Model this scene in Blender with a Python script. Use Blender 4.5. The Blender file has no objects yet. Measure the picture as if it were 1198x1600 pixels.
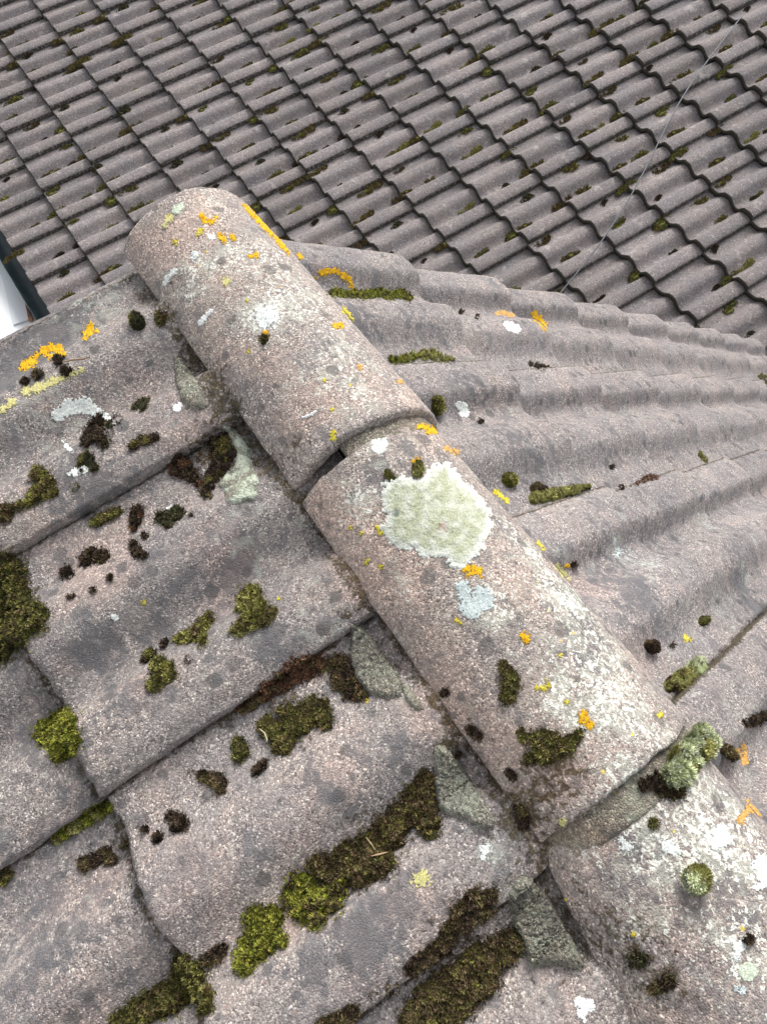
import bpy, math, random
import numpy as np
from mathutils import Vector, Matrix, noise
from mathutils.bvhtree import BVHTree
random.seed(7); RNG = np.random.default_rng(11)
S = bpy.context.scene; COL = S.collection

# ------------------------------------------------------------------ camera
# solved from the photograph: x runs along the ridge, the roof falls to -y (left slope) and +y (right slope), pitch 23 deg
F = 1118.24; CX, CY = 599.0, 800.0
CAM = Vector((0.36421, -0.40091, 0.67555))
RW = [Vector((0.56010683, 0.79449935, 0.23462976)), Vector((0.75164048, -0.36830502, -0.5471636)), Vector((-0.34830581, 0.48282729, -0.80346803))]
cam_d = bpy.data.cameras.new("camera"); cam = bpy.data.objects.new("camera", cam_d); COL.objects.link(cam)
cam_d.sensor_fit = 'VERTICAL'; cam_d.sensor_height = 24.0; cam_d.lens = F/1600*24.0
cam_d.clip_start = 0.02; cam_d.clip_end = 400
cam.matrix_world = Matrix(((RW[0].x, -RW[1].x, -RW[2].x, CAM.x), (RW[0].y, -RW[1].y, -RW[2].y, CAM.y), (RW[0].z, -RW[1].z, -RW[2].z, CAM.z), (0, 0, 0, 1)))
S.camera = cam
S.view_settings.view_transform = 'Standard'; S.view_settings.look = 'None'; S.view_settings.gamma = 1
S.view_settings.exposure = 0.80

# ------------------------------------------------------------------ sky and sun (bright overcast)
SUN_EL, SUN_AZ = math.radians(48), math.radians(-50)    # azimuth measured from +y towards +x
W = bpy.data.worlds.new("World"); S.world = W; W.use_nodes = True
wn = W.node_tree.nodes; wl = W.node_tree.links
bg = wn['Background']; sky = wn.new('ShaderNodeTexSky'); sky.sky_type = 'NISHITA'; sky.sun_disc = False
sky.sun_elevation = SUN_EL; sky.sun_rotation = SUN_AZ; sky.air_density = 1.0; sky.dust_density = 3.0; sky.ozone_density = 1.0
hs = wn.new('ShaderNodeHueSaturation'); hs.inputs['Saturation'].default_value = 0.22
wl.new(sky.outputs[0], hs.inputs['Color']); wl.new(hs.outputs[0], bg.inputs[0]); bg.inputs[1].default_value = 0.15
sd = bpy.data.lights.new("sun", 'SUN'); sd.energy = 1.7; sd.angle = math.radians(28); sd.color = (1.0, 0.975, 0.94)
so = bpy.data.objects.new("sun", sd); COL.objects.link(so)
sdir = Vector((math.sin(SUN_AZ)*math.cos(SUN_EL), math.cos(SUN_AZ)*math.cos(SUN_EL), math.sin(SUN_EL)))
so.rotation_euler = (-sdir).to_track_quat('-Z', 'Y').to_euler(); so.location = (0, 0, 8)

# ------------------------------------------------------------------ helpers
TH = math.radians(22.9995); CT, ST = math.cos(TH), math.sin(TH)
def tag(o, label=None, cat=None, group=None, kind=None):
    if label: o['label'] = label
    if cat: o['category'] = cat
    if group: o['group'] = group
    if kind: o['kind'] = kind
    return o
def mesh(name, verts, faces, mat, smooth=True):
    me = bpy.data.meshes.new(name)
    me.from_pydata([tuple(v) for v in verts], [], [tuple(f) for f in faces])
    me.materials.append(mat); me.update()
    if smooth: me.polygons.foreach_set('use_smooth', [True]*len(me.polygons))
    return me
def obj(name, me, parent=None):
    o = bpy.data.objects.new(name, me); COL.objects.link(o)
    if parent: o.parent = parent
    return o
def empty(name, loc=(0, 0, 0)):
    o = bpy.data.objects.new(name, None); COL.objects.link(o); o.location = loc; o.empty_display_size = .1
    return o
def setcol(me, name, arr):
    a = me.color_attributes.new(name, 'FLOAT_COLOR', 'POINT')
    a.data.foreach_set('color', np.asarray(arr, dtype=np.float32).ravel())
def P_left(x, s, h): return np.stack([x, -s*CT - h*ST, -s*ST + h*CT], -1)
def P_right(x, s, h): return np.stack([x, s*CT + h*ST, -s*ST + h*CT], -1)
def rayd(px, py):
    a, b = (px-CX)/F, (py-CY)/F
    return (RW[0]*a + RW[1]*b + RW[2])
def vnoise(P, scale, seed=0.0):
    return np.array([noise.noise((p[0]*scale+seed, p[1]*scale-seed, p[2]*scale+seed*.3)) for p in P])

# ------------------------------------------------------------------ materials
class NT:
    def __init__(s, name):
        s.m = bpy.data.materials.new(name); s.m.use_nodes = True; s.t = s.m.node_tree; s.n = s.t.nodes; s.l = s.t.links
        s.b = s.n['Principled BSDF']; s.b.inputs['Roughness'].default_value = .92
        s.b.inputs['Specular IOR Level'].default_value = .25
        s.pos = s.n.new('ShaderNodeNewGeometry').outputs['Position']
    def new(s, k, **kw):
        n = s.n.new(k)
        for a, v in kw.items(): setattr(n, a, v)
        return n
    def put(s, sock, v):
        if isinstance(v, (int, float)): sock.default_value = v
        elif isinstance(v, tuple): sock.default_value = v if len(v) == 4 or sock.type != 'RGBA' else (*v, 1)
        else: s.l.new(v, sock)
    def noise(s, scale, detail=4, rough=.55, vec=None, dist=0.0):
        n = s.new('ShaderNodeTexNoise'); s.l.new(vec or s.pos, n.inputs['Vector'])
        n.inputs['Scale'].default_value = scale; n.inputs['Detail'].default_value = detail; n.inputs['Roughness'].default_value = rough
        n.inputs['Distortion'].default_value = dist
        return n.outputs['Fac']
    def vor(s, scale, feature='F1', rand=1.0, vec=None):
        n = s.new('ShaderNodeTexVoronoi', feature=feature); s.l.new(vec or s.pos, n.inputs['Vector'])
        n.inputs['Scale'].default_value = scale; n.inputs['Randomness'].default_value = rand
        return n
    def ramp(s, fac, stops, interp='LINEAR'):
        n = s.new('ShaderNodeValToRGB'); n.color_ramp.interpolation = interp; e = n.color_ramp.elements
        while len(e) < len(stops): e.new(.5)
        for i, (p, c) in enumerate(stops):
            e[i].position = p; e[i].color = (c, c, c, 1) if isinstance(c, (int, float)) else (*c, 1)
        s.put(n.inputs[0], fac); return n.outputs[0]
    def mapr(s, v, a, b, c=0.0, d=1.0, smooth=True):
        n = s.new('ShaderNodeMapRange'); n.interpolation_type = 'SMOOTHSTEP' if smooth else 'LINEAR'
        for i, x in enumerate((v, a, b, c, d)): s.put(n.inputs[i], x)
        return n.outputs[0]
    def math(s, op, a, b=0.0, c=0.0, clamp=False):
        n = s.new('ShaderNodeMath', operation=op, use_clamp=clamp); s.put(n.inputs[0], a); s.put(n.inputs[1], b); s.put(n.inputs[2], c)
        return n.outputs[0]
    def mix(s, fac, a, b, kind='MIX'):
        n = s.new('ShaderNodeMix', data_type='RGBA', blend_type=kind); s.put(n.inputs[0], fac); s.put(n.inputs[6], a); s.put(n.inputs[7], b)
        return n.outputs[2]
    def attr(s, name):
        n = s.new('ShaderNodeVertexColor', layer_name=name); return n
    def bump(s, h, strength, dist, nrm=None):
        n = s.new('ShaderNodeBump'); s.put(n.inputs['Height'], h); n.inputs['Strength'].default_value = strength; n.inputs['Distance'].default_value = dist
        if nrm: s.l.new(nrm, n.inputs['Normal'])
        return n.outputs['Normal']
    def done(s, color, nrm=None, rough=None):
        s.put(s.b.inputs['Base Color'], color)
        if nrm: s.l.new(nrm, s.b.inputs['Normal'])
        if rough is not None: s.put(s.b.inputs['Roughness'], rough)
        return s.m

def concrete(name, mul=(1, 1, 1), grain=330, patchy=.55, whites=.0, bumpd=.0012, pebble=1.0):
    t = NT(name)
    # wobble the cells so that the granules are not round
    v = t.vor(grain); sep = t.new('ShaderNodeSeparateColor'); t.l.new(v.outputs['Color'], sep.inputs[0])
    gr = t.ramp(sep.outputs[0], [(0, (.10, .096, .098)), (.2, (.175, .165, .165)), (.5, (.262, .244, .238)), (.8, (.335, .306, .292)), (.92, (.47, .435, .41)), (.975, (.62, .60, .56)), (1, (.76, .74, .70))])
    gr = t.mix(t.mapr(t.noise(26, 5, .6), .35, .68, .0, .62), gr, (.255, .24, .236))
    v2 = t.vor(grain*.42); sep2 = t.new('ShaderNodeSeparateColor'); t.l.new(v2.outputs['Color'], sep2.inputs[0])
    peb = t.math('MULTIPLY', t.mapr(sep2.outputs[0], .91, .94), t.mapr(v2.outputs['Distance'], .42, .3))
    pc = t.ramp(sep2.outputs[1], [(0, (.14, .13, .14)), (.35, (.36, .25, .22)), (.6, (.45, .42, .38)), (1, (.58, .56, .52))])
    col = t.mix(t.math('MULTIPLY', peb, .8*pebble), gr, pc)
    n1 = t.noise(9, 6, .6); n2 = t.noise(32, 7, .62); n3 = t.noise(1400, 2, .5)
    col = t.mix(1, col, t.ramp(n1, [(.3, (.78, .78, .81)), (.5, (1, .98, .97)), (.7, (1.20, 1.13, 1.08))]), 'MULTIPLY')
    col = t.mix(1, col, t.mapr(n3, .25, .75, .72, 1.28), 'MULTIPLY')
    col = t.mix(1, col, t.mapr(t.noise(200, 4, .7), .3, .7, .78, 1.22), 'MULTIPLY')
    a = t.attr('wx'); sa = t.new('ShaderNodeSeparateColor'); t.l.new(a.outputs['Color'], sa.inputs[0]); w, g, p = sa.outputs[0], sa.outputs[1], sa.outputs[2]; d = a.outputs['Alpha']
    # grey blotches of old crustose growth, fringed
    blot = t.mapr(n2, .56, .64); col = t.mix(t.math('MULTIPLY', blot, patchy), col, (.135, .135, .145))
    dn = t.mapr(t.math('ADD', t.noise(60, 7, .68), t.math('MULTIPLY', d, .30)), .60, .70)
    col = t.mix(t.math('MULTIPLY', dn, .72), col, (.115, .115, .125))
    # bare pink cement
    pf = t.mapr(t.math('ADD', t.noise(20, 5, .6), t.math('MULTIPLY', p, .45)), .50, .80)
    col = t.mix(t.math('MULTIPLY', pf, .7), col, t.mix(1, col, (1.34, 1.19, 1.12), 'MULTIPLY'))
    # pale green-grey film and white crust flecks
    film = t.mapr(t.math('ADD', t.noise(45, 6, .62, dist=.6), t.math('MULTIPLY', w, .24)), .58, .78)
    col = t.mix(t.math('MULTIPLY', film, .42), col, (.43, .47, .42))
    fl = t.math('ADD', t.noise(210, 7, .70, dist=.5), t.math('MULTIPLY', w, .185))
    fl = t.math('ADD', fl, t.math('MULTIPLY', t.noise(28, 3, .5), .16))
    flf = t.mapr(fl, .735-whites, .765-whites)
    col = t.mix(t.math('MULTIPLY', flf, .92), col, t.mix(t.noise(300, 2), (.56, .60, .58), (.74, .76, .71)))
    sp_ = t.mapr(t.noise(165, 5, .62), .645, .69); col = t.mix(t.math('MULTIPLY', sp_, .75), col, (.075, .07, .062))
    # round dark spots of soot-coloured growth, and a few yellow pinheads where the pale crusts thrive
    wob = t.new('ShaderNodeVectorMath', operation='ADD'); nz_ = t.new('ShaderNodeTexNoise'); t.l.new(t.pos, nz_.inputs['Vector']); nz_.inputs['Scale'].default_value = 140
    scl = t.new('ShaderNodeVectorMath', operation='SCALE'); t.l.new(nz_.outputs['Color'], scl.inputs[0]); scl.inputs['Scale'].default_value = .008; t.l.new(t.pos, wob.inputs[0]); t.l.new(scl.outputs[0], wob.inputs[1])
    v3 = t.vor(42, vec=wob.outputs[0]); s3 = t.new('ShaderNodeSeparateColor'); t.l.new(v3.outputs['Color'], s3.inputs[0])
    rad = t.math('MULTIPLY', s3.outputs[1], .40); on = t.mapr(s3.outputs[0], .48, .50)
    dk = t.math('MULTIPLY', on, t.mapr(t.math('SUBTRACT', v3.outputs['Distance'], rad), .05, -.05)); col = t.mix(t.math('MULTIPLY', dk, .68), col, (.10, .098, .10))
    v4 = t.vor(95, vec=wob.outputs[0]); s4 = t.new('ShaderNodeSeparateColor'); t.l.new(v4.outputs['Color'], s4.inputs[0])
    yl = t.math('MULTIPLY', t.mapr(s4.outputs[0], .93, .935), t.mapr(v4.outputs['Distance'], .20, .12)); col = t.mix(t.math('MULTIPLY', yl, t.mapr(w, .35, .6)), col, (.62, .50, .06))
    # dark moss stains, and the dirt-and-shade lines painted under tile noses
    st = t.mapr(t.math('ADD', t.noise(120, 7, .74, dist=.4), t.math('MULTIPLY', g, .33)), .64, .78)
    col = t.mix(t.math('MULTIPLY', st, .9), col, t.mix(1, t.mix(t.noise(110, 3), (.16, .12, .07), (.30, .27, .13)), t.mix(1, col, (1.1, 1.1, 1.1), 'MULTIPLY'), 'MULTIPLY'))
    oi = t.new('ShaderNodeObjectInfo'); col = t.mix(1, col, t.mapr(oi.outputs['Random'], 0, 1, .90, 1.08, False), 'MULTIPLY')
    col = t.mix(1, col, mul, 'MULTIPLY')
    h = t.math('ADD', t.math('MULTIPLY', v.outputs['Distance'], -.9), t.math('MULTIPLY', n3, .5))
    h = t.math('ADD', h, t.math('MULTIPLY', t.noise(110, 4, .6), 1.1)); h = t.math('ADD', h, t.math('MULTIPLY', flf, .35)); h = t.math('ADD', h, t.math('MULTIPLY', st, .8))
    return t.done(col, t.bump(h, .8, bumpd))

M_ROOF = concrete('roof_tile_concrete', (.955, .925, .90), 640, .68, -.028, .0010)
M_ROOFR = concrete('roof_tile_concrete_weathered', (.885, .868, .865), 600, .6, -.030, .0010)
M_RIDGE = concrete('ridge_tile_concrete', (1.18, 1.11, 1.04), 600, .6, .020, .0012)
M_JOINT = concrete('joint_mortar', (.86, .82, .68), 620, .45, -.04, .003, .6)
M_MORTAR = concrete('mortar', (.92, .95, .80), 620, .35, -.01, .0025, .5)

def far_concrete():
    t = NT('far_tile_concrete')
    v = t.vor(210); sep = t.new('ShaderNodeSeparateColor'); t.l.new(v.outputs['Color'], sep.inputs[0])
    col = t.ramp(sep.outputs[0], [(0, (.15, .134, .13)), (.4, (.198, .179, .175)), (.85, (.24, .217, .21)), (.96, (.30, .28, .27)), (1, (.42, .40, .39))])
    oi = t.new('ShaderNodeObjectInfo')
    col = t.mix(1, col, t.mapr(oi.outputs['Random'], 0, 1, .80, 1.08, False), 'MULTIPLY')
    n1 = t.noise(5.5, 6, .6); col = t.mix(1, col, t.ramp(n1, [(.3, (.84, .85, .9)), (.6, (1.1, 1.05, 1.03))]), 'MULTIPLY')
    # pale bare streaks and grey blots
    col = t.mix(t.math('MULTIPLY', t.mapr(t.noise(14, 6, .62), .59, .68), .6), col, (.37, .335, .31))
    col = t.mix(t.math('MULTIPLY', t.mapr(t.noise(22, 6, .62, dist=.3), .60, .68), .5), col, (.12, .12, .125))
    col = t.mix(t.mapr(t.noise(62, 6, .62), .645, .675), col, t.mix(t.noise(30, 2), (.05, .045, .035), (.09, .085, .035)))
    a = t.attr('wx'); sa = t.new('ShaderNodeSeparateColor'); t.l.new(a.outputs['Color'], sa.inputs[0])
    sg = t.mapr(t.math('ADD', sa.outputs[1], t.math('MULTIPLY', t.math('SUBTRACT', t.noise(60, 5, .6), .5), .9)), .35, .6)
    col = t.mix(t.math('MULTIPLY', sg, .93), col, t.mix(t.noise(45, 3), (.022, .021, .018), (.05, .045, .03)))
    h = t.math('ADD', t.math('MULTIPLY', v.outputs['Distance'], -.8), t.math('MULTIPLY', t.noise(70, 5, .6), 2.0))
    return t.done(col, t.bump(h, .6, .002))
M_FAR = far_concrete()

def vcol_mat(name, n_scale=260, contrast=(.55, 1.35), bumpd=.0012, rough=.95):
    t = NT(name); a = t.attr('mc')
    n = t.noise(n_scale, 5, .65)
    col = t.mix(1, a.outputs['Color'], t.mapr(n, .3, .7, contrast[0], contrast[1], False), 'MULTIPLY')
    t.b.inputs['Specular IOR Level'].default_value = .12
    return t.done(col, t.bump(n, .9, bumpd), rough)
M_MOSS = vcol_mat('moss', 500, (.6, 1.35), .001)
M_LICHEN = vcol_mat('lichen', 900, (.62, 1.22), .0010)
def plain(name, c1, c2, scale=8, rough=.5, bumpd=.001):
    t = NT(name); n = t.noise(scale, 6, .6)
    return t.done(t.mix(n, c1, c2), t.bump(n, .4, bumpd), rough)

# ------------------------------------------------------------------ interlocking roof tile
TW, EXPO, LEN = .30, .3413, .405
def prof(t):
    def ss(a, b_, x): y = np.clip((x-a)/(b_-a), 0, 1); return y*y*(3-2*y)
    hump = ss(.15, .34, t)*(1-ss(.43, .625, t))*(.022+.006*np.cos(np.clip((t-.39)/.22, -1, 1)*np.pi/2))
    roll = ss(.650, .765, t)*(.0225+.006*np.cos(np.clip((t-.83)/.17, -1, 1)*np.pi/2))*(1-.24*ss(.93, 1.0, t))
    return hump + roll + .004*(1-ss(.0, .05, t))*(t > .001) - .0035*(t < -.001)
def tile_local(nu, nv, seed, rough=.0010, drop=.019, lift=.022, expo=EXPO):
    """local columns (u across, v up-slope from the nose, h above the roof plane)"""
    us = np.concatenate([[-.014], np.linspace(.0, TW-.001, nu), [TW-.0006]])
    vs = np.concatenate([[.022, .001, -.0002, .0035], np.linspace(.009, LEN, nv)])
    U, V = np.meshgrid(us, vs)
    H = prof(U/TW) + lift*(1 - V/expo)
    H[0] -= drop+.002; H[1] -= drop; H[2] -= .005; H[3] -= .0012
    H[4:, -1] -= .019; H[:4, -1] -= .010; V = V.copy(); H[:, 0] -= .004
    r = random.Random(seed); ph = r.random()*50
    P = np.stack([U, V, H], -1).reshape(-1, 3)
    n = vnoise(P, 28, ph)*rough*1.3 + vnoise(P, 90, ph)*rough*.8
    P[:, 2] += n
    e = vnoise(P, 60, ph+9)*.0035 + vnoise(P, 200, ph+3)*.0012
    fade = np.clip(1-P[:, 1]/.02, 0, 1); P[:, 1] += e*fade
    fade = np.clip((P[:, 0]-(TW-.006))/.006, 0, 1); P[:, 0] += (vnoise(P, 55, ph+4)*.003)*fade
    nr, nc = U.shape
    idx = np.arange(nr*nc).reshape(nr, nc)
    fc = np.stack([idx[:-1, :-1], idx[:-1, 1:], idx[1:, 1:], idx[1:, :-1]], -1).reshape(-1, 4)
    return P, fc

LOC = {}
NEAR = []     # (object, verts, faces) on which growth is placed
ORD = ['first', 'second', 'third', 'fourth', 'fifth', 'sixth', 'seventh', 'eighth', 'ninth', 'tenth', 'eleventh']
XL = -.4315; SL0 = .4035
left_labels = {
 (0, 0): 'grey verge tile with yellow lichen and white patch beside the free ridge end',
 (0, 1): 'roof tile left of ridge with red brown moss and dark tufts in its channel',
 (0, 2): 'grey roof tile left of ridge below the dark gap, green moss in its channel',
 (0, 3): 'grey roof tile at bottom of photo holding the wide brown moss bank, left of ridge',
 (1, 1): 'roof tile in lower course at left edge, under the large dark moss cushion',
 (1, 2): 'smooth grey roof tile in lower left corner, thin bright moss along its top joint',
 (1, 3): 'roof tile at bottom left edge, mostly hidden under green brown moss',
}
def add_tile(side, c, k, x0, s0, nu, nv, label, group, mat):
    P, fc = tile_local(nu, nv, c*31+k*7+(500 if side == 'R' else 0), lift=.022 if side == 'L' else .028, drop=.019 if side == 'L' else .024)
    yaw = (random.random()-.5)*.006; dh = (random.random()-.5)*.002
    x = P[:, 0] + P[:, 1]*yaw; s = s0 - P[:, 1] + P[:, 0]*yaw*.6; h = P[:, 2] + dh
    if side == 'L': Wp = P_left(x0 + x, s, h)
    else: Wp = P_right(x0 + TW - x, s, h)
    base = Wp.mean(0); me = mesh('roof_tile', Wp-base, fc, mat); o = obj('roof_tile', me); o.location = base
    LOC[o.name] = P; tag(o, label, 'roof tile', group, 'thing'); NEAR.append((o, Wp, fc)); return o
for (c, k), lab in left_labels.items():
    add_tile('L', c, k, XL + TW*k, SL0 + EXPO*c, 74, 92, lab, 'roof tiles on the left slope', M_ROOF)
for c, k in ((1, 0), (2, 0), (2, 1), (2, 2), (2, 3), (0, 4), (1, 4), (2, 4)):     # the courses go on below and beside the photograph
    add_tile('L', c, k, XL + TW*k, SL0 + EXPO*c, 30, 30, 'left slope roof tile outside the photo, %s course, %s from the verge' % (ORD[c], ORD[k]), 'roof tiles on the left slope', M_ROOF)
XR = -.470; SR0 = .479
rows = ['far verge row', 'second row from the far verge', 'third row from the far verge', 'nearest row']
for k, cnt in enumerate((11, 8, 6, 4)):
    for n in range(cnt):
        lab = 'right slope roof tile, %s from the ridge in the %s' % (ORD[n], rows[k])
        add_tile('R', n, k, XR + TW*k, SR0 + EXPO*n, 60 if n < 3 else 34, 70 if n < 3 else 30, lab, 'roof tiles on the right slope', M_ROOFR)

# ------------------------------------------------------------------ ridge tiles
RY, RZ, RR = .036, -.037, .113
def ridge_tile(xa, xb, ra, rb, dza, dzb, dya, dyb, a0, a1, seed, label):
    nx, na = 190, 130
    ts = np.concatenate([[0, 0, 0, .004], np.linspace(.012, .988, nx), [.996, 1, 1, 1]])
    inner = np.zeros(len(ts)); inner[0] = .017; inner[1] = .013; inner[2] = .0035; inner[3] = .0008; inner[-1] = .017; inner[-2] = .013; inner[-3] = .0035; inner[-4] = .0008
    an = np.concatenate([[a0, a0, a0+.012], np.linspace(a0+.04, a1-.04, na), [a1-.012, a1, a1]])
    ini = np.zeros(len(an)); ini[0] = ini[-1] = .016; ini[1] = ini[-2] = .004; ini[2] = ini[-3] = .001
    Tm, Am = np.meshgrid(ts, an, indexing='ij')
    ins = np.maximum(inner[:, None], ini[None, :])
    P = np.stack([Tm*.45, Am*.11, Am*0], -1).reshape(-1, 3)
    big = vnoise(P, 9, seed)*.0022 + vnoise(P, 34, seed+5)*.0014 + vnoise(P, 120, seed+8)*.0007
    edge = vnoise(P, 45, seed+3)*.0028 + vnoise(P, 160, seed+6)*.0018
    R = (ra + (rb-ra)*Tm).ravel() - ins.ravel() + big
    X = (xa + (xb-xa)*Tm).ravel()
    near = np.clip(1-Tm.ravel()*30, 0, 1) - np.clip(1-(1-Tm.ravel())*30, 0, 1); X += edge*near
    A = Am.ravel() + edge*1.0*(np.clip(1-(Am.ravel()-a0)*12, 0, 1) - np.clip(1-(a1-Am.ravel())*12, 0, 1))
    Y = RY + (dya + (dyb-dya)*Tm).ravel() + R*np.sin(A)
    Z = RZ + (dza + (dzb-dza)*Tm).ravel() + R*np.cos(A)
    Wp = np.stack([X, Y, Z], -1); nr, nc = Tm.shape; idx = np.arange(nr*nc).reshape(nr, nc)
    fc = np.stack([idx[:-1, :-1], idx[1:, :-1], idx[1:, 1:], idx[:-1, 1:]], -1).reshape(-1, 4)[:, ::-1]
    base = Wp.mean(0); me = mesh('ridge_tile', Wp-base, fc, M_RIDGE); o = obj('ridge_tile', me); o.location = base
    tag(o, label, 'ridge tile', 'half round ridge tiles', 'thing'); NEAR.append((o, Wp, fc)); return o
D2 = math.radians
ridge_tile(-.462, -.002, .112, .1152, -.008, .0035, -.002, -.001, D2(-74), D2(80), 1.3, 'half round ridge tile at the free end, with orange lichen along its far edge')
ridge_tile(.012, .445, .111, .1155, -.005, .004, -.002, .000, D2(-74), D2(80), 5.1, 'half round ridge tile in the middle, carrying the biggest round pale lichen')
ridge_tile(.451, .93, .1105, .160, -.005, -.014, .000, -.043, D2(-77), D2(80), 9.7, 'half round ridge tile in lower right corner with white flecks and a furry moss cushion')
# bedding mortar seen in the joints between ridge tiles: a rough ring under the tile ends
def mortar_ring(x0, x1, a0, a1, r, seed, label):
    nx, na = 16, 80
    X, A = np.meshgrid(np.linspace(x0, x1, nx), np.linspace(a0, a1, na), indexing='ij')
    P = np.stack([X, A*.11, A*0], -1).reshape(-1, 3)
    e = np.ones_like(X); e[0] = e[-1] = 0; e[:, 0] = e[:, -1] = 0
    R = r - .018*(1-e.ravel()) + vnoise(P, 60, seed)*.0022 + vnoise(P, 170, seed)*.0012
    Wp = np.stack([X.ravel(), RY + R*np.sin(A.ravel()), RZ + R*np.cos(A.ravel())], -1); idx = np.arange(nx*na).reshape(nx, na)
    fc = np.stack([idx[:-1, :-1], idx[1:, :-1], idx[1:, 1:], idx[:-1, 1:]], -1).reshape(-1, 4)[:, ::-1]
    base = Wp.mean(0); o = obj('mortar_joint', mesh('mortar_joint', Wp-base, fc, M_JOINT)); o.location = base
    tag(o, label, 'mortar'); NEAR.append((o, Wp, fc)); return o
mortar_ring(-.03, .030, D2(-34), D2(80), .1065, 3.3, 'thin mortar joint between the free end ridge tile and the middle one, beside dark gap')
mortar_ring(.415, .480, D2(-72), D2(80), .1088, 4.4, 'greenish mortar joint between middle and nearest ridge tile, with cushions at its right')
# mortar bedding hidden behind the right edge of the ridge
def bed(side):
    xs = np.linspace(-.44, .95, 90); vs = []
    for x in xs:
        w = noise.noise((x*25, side, 0))*.004
        y0 = RY + side*(.098+w); vs += [(x, y0-side*.02, -.01), (x, y0, -.028), (x, y0+side*.004, -.085)]
    fc = []
    for i in range(len(xs)-1):
        for j in range(2):
            q = [i*3+j, i*3+j+1, i*3+j+4, i*3+j+3]; fc.append(q if side < 0 else q[::-1])
    o = obj('mortar_bedding', mesh('mortar_bedding', vs, fc, M_MORTAR))
    tag(o, 'long mortar bedding under the %s edge of the ridge tiles' % ('left' if side < 0 else 'right'), 'mortar'); return o
bed(-1); bed(1)

# ------------------------------------------------------------------ ray casting onto the near roof
def build_bvh(items):
    vs, fs, off = [], [], 0
    for o, Wp, fc in items:
        vs.append(Wp); fs.append(np.asarray(fc)+off); off += len(Wp)
    return BVHTree.FromPolygons([tuple(v) for v in np.concatenate(vs)], [tuple(int(i) for i in f) for f in np.concatenate(fs)])
BVH = build_bvh(NEAR)
def hit(px, py):
    d = rayd(px, py).normalized(); loc, nor, i, dist = BVH.ray_cast(CAM, d)
    if loc is None: return None
    if nor.dot(d) > 0: nor = -nor
    return loc, nor, dist

# weathering painted on the tiles where it grows: white flecks, dark stain (plus painted nose shade), bare pink, dark grey
WX = {0: [], 1: [], 2: [], 3: []}
def spots(ch, lst):
    for x, y, r, s in lst:
        h = hit(x, y)
        if h: WX[ch].append((np.array(h[0]), r*h[2]/F*1.0, s))
spots(0, [(960, 862, 22, 1.3), (1100, 815, 30, 1.2), (1130, 955, 30, 1.1), (1010, 880, 30, .8), (875, 748, 24, 1.2), (990, 650, 30, .7), (1020, 480, 30, .7), (1160, 900, 30, .8), (1060, 1080, 30, .5), (900, 960, 70, .75), (960, 1050, 60, .7), (880, 1060, 50, .75), (760, 940, 50, 1.1), (640, 920, 45, .5), (900, 1110, 45, .8), (700, 1140, 30, .4), (560, 790, 45, .9), (590, 700, 50, .6),
          (540, 560, 60, .7), (470, 470, 60, .8), (400, 500, 50, .8), (420, 400, 50, .7), (330, 400, 50, .5), (330, 320, 30, .7), (300, 440, 45, .6), (560, 620, 40, .6), (480, 600, 60, .3), (1000, 1130, 50, .7), (960, 1180, 50, .6), (1040, 1180, 30, .8),
          (830, 860, 40, .8), (870, 920, 40, .8), (740, 740, 30, .7), (790, 820, 30, .7), (1040, 1320, 60, .7), (1130, 1300, 60, .9), (1180, 1350, 50, .9), (1160, 1500, 60, .8), (1000, 1420, 60, .5), (980, 1250, 50, .5), (1100, 1230, 50, .8), (900, 1320, 40, .4),
          (150, 480, 60, .9), (60, 600, 60, .5), (120, 690, 60, .5), (380, 750, 30, .9), (430, 860, 60, .45), (500, 980, 40, .7), (470, 900, 50, .4), (760, 1335, 35, .9), (620, 1080, 30, .6), (390, 810, 50, .4),
          (960, 860, 60, .35), (870, 880, 40, .6), (1080, 920, 60, .35), (1060, 1000, 60, .4), (1160, 1140, 40, .9), (760, 690, 30, .35), (1100, 860, 60, .3), (1180, 830, 60, .35), (1150, 1210, 40, .5), (820, 620, 60, .2), (950, 570, 60, .25), (900, 1590, 40, .5)])
spots(1, [(300, 570, 28, 1.1), (330, 600, 30, 1.2), (360, 640, 30, 1.2), (395, 680, 30, 1.1), (420, 730, 30, .9), (260, 500, 22, 1.1), (240, 460, 20, .9), (345, 700, 40, .8), (300, 700, 35, .5), (460, 690, 40, .6), (280, 440, 25, .6),
          (860, 1170, 40, .8), (830, 1250, 50, .8), (800, 1290, 40, .6), (740, 1150, 35, .6), (790, 1060, 30, .9), (700, 1000, 30, .4), (900, 1220, 40, .5), (920, 1420, 60, .5), (880, 1490, 50, .4), (1050, 1540, 50, .6), (980, 1480, 50, .4), (800, 1380, 35, .5),
          (160, 690, 35, .7), (75, 760, 30, .6), (350, 1120, 30, .6), (440, 1080, 45, .7), (460, 1150, 50, .6), (560, 1040, 25, .9), (700, 1160, 18, .9), (680, 1180, 18, .8), (540, 960, 20, .8), (500, 900, 16, .5), (340, 1230, 30, .5), (600, 1310, 60, .5), (720, 1460, 60, .7), (240, 1290, 40, .4), (180, 1330, 35, .5), (1010, 1060, 30, .4), (1130, 1160, 25, .7), (350, 740, 30, .6), (550, 1280, 50, .4)])
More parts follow.
